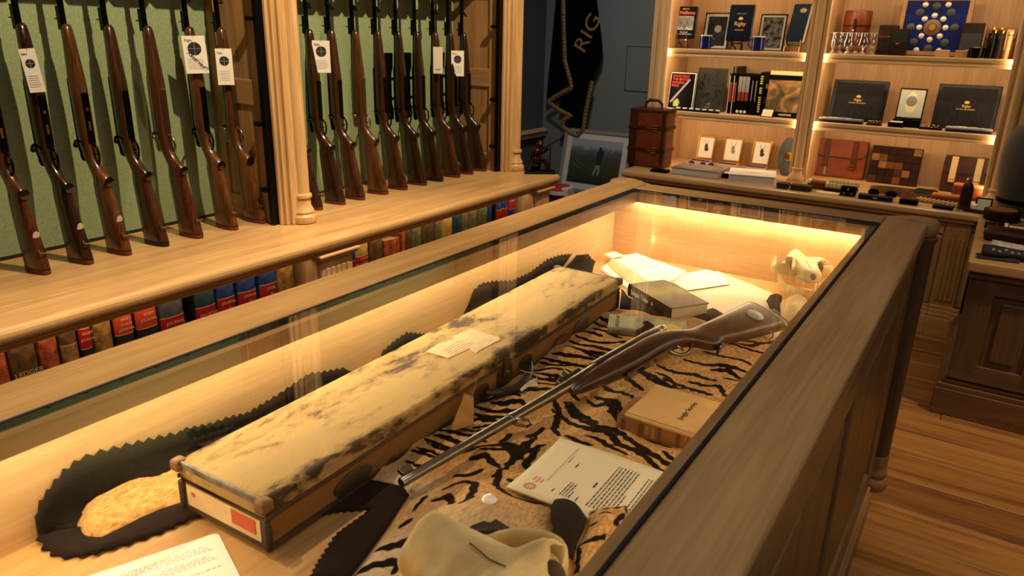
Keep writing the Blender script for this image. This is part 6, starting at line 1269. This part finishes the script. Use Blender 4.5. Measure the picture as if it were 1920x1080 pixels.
x, wd, zb, ht = place(1673, 1724, 176, 238, 4.62); t = thing('pen_box', 'open box with pale grey lining and round emblem between the black boxes', 'box', mat=TR(x, 4.62, S2)); MB().box(-wd/2, wd/2, -.03, .045, 0, .040).build('tray', BLKB, t, bevel=.002)
lid = MB().box(-wd/2, wd/2, .0, .012, 0, ht-.01, X=M.Translation((0, .034, .040)) @ M.Rotation(math.radians(-12), 4, 'X')).build('lid', BLKB, t, bevel=.002); LX = M.Translation((0, .034, .040)) @ M.Rotation(math.radians(-12), 4, 'X')
MB().box(-wd*.45, wd*.45, -.0015, 0, .008, ht-.018, X=LX).build('lining', plain('pale_silk', '#a9a898', .6), lid); MB().lathe([(.026, 0), (.027, .0015), (.017, .002), (.016, .001)], 24, X=LX @ TR(0, -.002, ht*.55, 0, PI/2)).build('emblem', plain('silver_grey', '#7c7b70', .4, .4), lid); MB().lathe([(0, 0), (.03, 0), (0, .0006)], 20, X=LX @ M.Translation((0, -.0018, ht*.5)) @ M.Diagonal((1, 1, 1.9, 1)) @ M.Rotation(PI/2, 4, 'X')).build('cream_oval', plain('cream_oval', '#c9bf95', .7), lid)
MB().tube([(-.03, -.015, .044), (.03, .0, .044)], .005, 8).build('pen', BLACK, t, smooth=50)
t, wd = flat_item('cufflink_box', 'small black box with white cushion in front of the open lined box', 'box', 1663, 1692, 240, 4.545, .05, .024, BLKB, zs=S2); MB().box(-wd*.42, wd*.42, .006, .044, .024, .030).build('cushion', PAPER, t, bevel=.003)
for i, (Xl, Xr, Yb, lab) in enumerate(((1534, 1616, 233, 'open pen case with silver rim in front of the left black box'), (1770, 1860, 252, 'open pen case with silver rim in front of the right black box'))):
    t, wd = flat_item('pen_case', lab, 'case', Xl, Xr, Yb, 4.54, .06, .018, plain('navy_case', '#0c1024', .3), zs=S2, group='open pen cases'); b = MB()
    for a in ((-.5, .5, 0, .006), (-.5, .5, .054, .060), (-.5, -.46, .006, .054), (.46, .5, .006, .054)): b.box(a[0]*wd, a[1]*wd, a[2], a[3], .018, .024)
    b.build('silver_rim', plain('satin_silver', '#b5ada2', .3, .8), t, bevel=.001); MB().box(-.46*wd, .46*wd, .006, .054, .018, .0195).build('velvet', BLKB, t); MB().tube([(-.3*wd, .03, .024), (.3*wd, .03, .024)], .0045, 8).build('pen', STEEL, t, smooth=50)
for i, (Xl, Xr, Yb, lab) in enumerate(((1623, 1652, 235, 'black ring tray right of the left pen case'), (1722, 1766, 242, 'black ring tray left of the right pen case'))):
    t, wd = flat_item('ring_tray', lab, 'tray', Xl, Xr, Yb, 4.55, .04, .010, BLKB, zs=S2, group='black ring trays')
    for k in range(4): MB().tube([(-.33*wd+.22*wd*k+.007*math.cos(2*PI*q/10), .018, .017+.007*math.sin(2*PI*q/10)) for q in range(10)], .002, 6, close=True).build('ring', (STEEL, BRASS)[k % 2], t, smooth=60)
p = aty(1914, 256, 4.56); t = thing('edge_card', 'white card with dark stripe on the next shelf at the right edge', 'card', (p.x+.03, 4.57, S2)); MB().box(-.05, .05, 0, .02, 0, .045).build('card', PAPER, t); MB().box(-.046, .05, -.001, 0, .012, .034).build('dark_stripe', BLKB, t)
# low cabinet top
p = atz(1872, 412, CT); t = thing('round_box', 'round dark leather box with tan lid on the low cabinet', 'box', (p.x+.01, p.y, CT)); MB().lathe([(.072, 0), (.075, .004), (.075, .034)], 32).build('body', LTB, t, smooth=40); MB().lathe([(.077, .030), (.077, .046), (.072, .050), (0, .0505)], 32).build('lid', LTB, t, smooth=40); MB().lathe([(0, 0), (.058, 0), (.058, .001), (0, .001)], 32, X=M.Translation((0, 0, .0505))).build('tan_inlay', plain('tan_inlay', '#8a5426', .5), t, smooth=40); MB().lathe([(0, .004), (.004, .003), (.005, 0)], 10, X=TR(.077, 0, .030, 0, 0, PI/2)).build('stud', BRASS, t, smooth=50)
p = atz(1882, 428, CT); t = thing('watch_tray', 'black tray with gold pen and pale card on the low cabinet', 'tray', (p.x, p.y, CT)); MB().box(-.075, .08, -.05, .05, 0, .012).build('tray', BLKB, t, bevel=.002); MB().tube([(-.03, -.035, .016), (-.022, .035, .016)], .006, 8).build('gold_pen', BRASS, t, smooth=50); MB().box(.0, .014, -.04, .04, .012, .017).build('white_strip', PAPER, t); MB().box(.018, .074, -.035, .015, .012, .014).build('card', CREAM, t)
p = atz(1850, 447, CT); t = thing('leather_holdall', 'folded dark brown leather wallet with brass fittings on the low cabinet', 'wallet', (p.x-.012, p.y-.01, CT), math.radians(-4)); MB().box(0, .36, -.035, .105, 0, .030).build('lower_fold', LTB, t, bevel=.013, seg=3); MB().box(-.004, .36, -.040, .105, .020, .044).build('upper_fold', LTD, t, bevel=.012, seg=3)
for x_ in (.060, .085): MB().tube([(x_-.010, .02, .046), (x_, .03, .049), (x_+.010, .02, .046), (x_, .01, .049)], .0028, 6, close=True).build('brass_fitting', BRASS, t, smooth=60)
MB().box(.09, .16, .016, .026, .044, .048).build('tongue', LTB, t, bevel=.001)
p = atz(1865, 462, CT); t = thing('bandana', 'folded white bandana with black scroll pattern on the low cabinet', 'cloth', (p.x-.02, p.y+.0, CT))
s = N('scroll_cloth'); mp = s.coords(); vn = s.n('TexNoise', Scale=38, Detail=1, Distortion=3.0); s.l(mp, 0, vn, 0); r_ = s.ramp([(.46, '#d8cfbd'), (.48, '#1b1713'), (.52, '#1b1713'), (.54, '#d8cfbd')]); s.l(vn, 0, r_, 0); s.l(r_, 0, s.b, 'Base Color'); s.b.inputs['Roughness'].default_value = .9
for i in range(3): MB().grid(14, 8, lambda u, v, i=i: (.30*u+.004*i, -.045+.10*v-.006*i, .004+.006*i+.003*math.sin(u*7+i)+.002*math.sin(v*5))).build('fold', s.m, t, solid=.0035, smooth=60)
p = atz(1840, 480, CT); t = thing('spotted_scarf', 'rolled dark scarf with pale spots at the cabinet edge', 'scarf', (p.x, p.y-.0, CT), math.radians(6))
MB().loft([[(x_, (.030+.006*math.sin(x_*40))*math.cos(a)*1.2, .023+(.021+.004*math.sin(x_*30+1))*math.sin(a)) for a in [2*PI*k/14 for k in range(14)]] for x_ in [.0, .012, .03, .06, .10, .15, .2, .26, .33, .38]]).build('roll', plain('black_scarf', '#0e0d10', .8, col2='#1b1a1f', scale=30), t, smooth=60)
MB().loft([[(x_, -.02-.03*q, .010*(1-q)+.002) for q in (0, 1)]+[(x_, -.02-.03*q, .012*(1-q)+.004) for q in (1, 0)] for x_ in (-.02, .05, .12)]).build('loose_end', plain('black_scarf', '#0e0d10', .8), t)
random.seed(4)
for k in range(16): x_ = .03+.021*k; a = .4+1.3*random.random(); MB().lathe([(0, .001), (.005, .0006), (.006, 0)], 10, X=TR(x_, -(.031+.006*math.sin(x_*40))*math.cos(a)*1.2, .024+(.0215+.004*math.sin(x_*30+1))*math.sin(a), 0, PI/2-a)).build('spot', plain('spot_grey', '#77706a', .8), t)
p = atz(1905, 418, CT); t = thing('display_bag', 'large rounded charcoal bag standing at the right edge of the low cabinet', 'bag', (aty(1864, 345, 4.33).x+.148, 4.33, CT))
MB().lathe([(.09, 0), (.112, .01), (.126, .06), (.142, .16), (.149, .27), (.141, .35), (.115, .41), (.065, .44), (.0, .448)], 40).build('body', plain('charcoal_cloth', '#2d2a27', .75, col2='#35322e', scale=8, sheen=.2), t, smooth=60); MB().lathe([(.1255, .055), (.1285, .06), (.1300, .075), (.1285, .08)], 40, cap=False).build('seam', BLKB, t, smooth=60); MB().tube([(-.06, 0, .432), (-.05, 0, .475), (.05, 0, .475), (.06, 0, .432)], .008, 8).build('handle', BLKB, t, smooth=60)
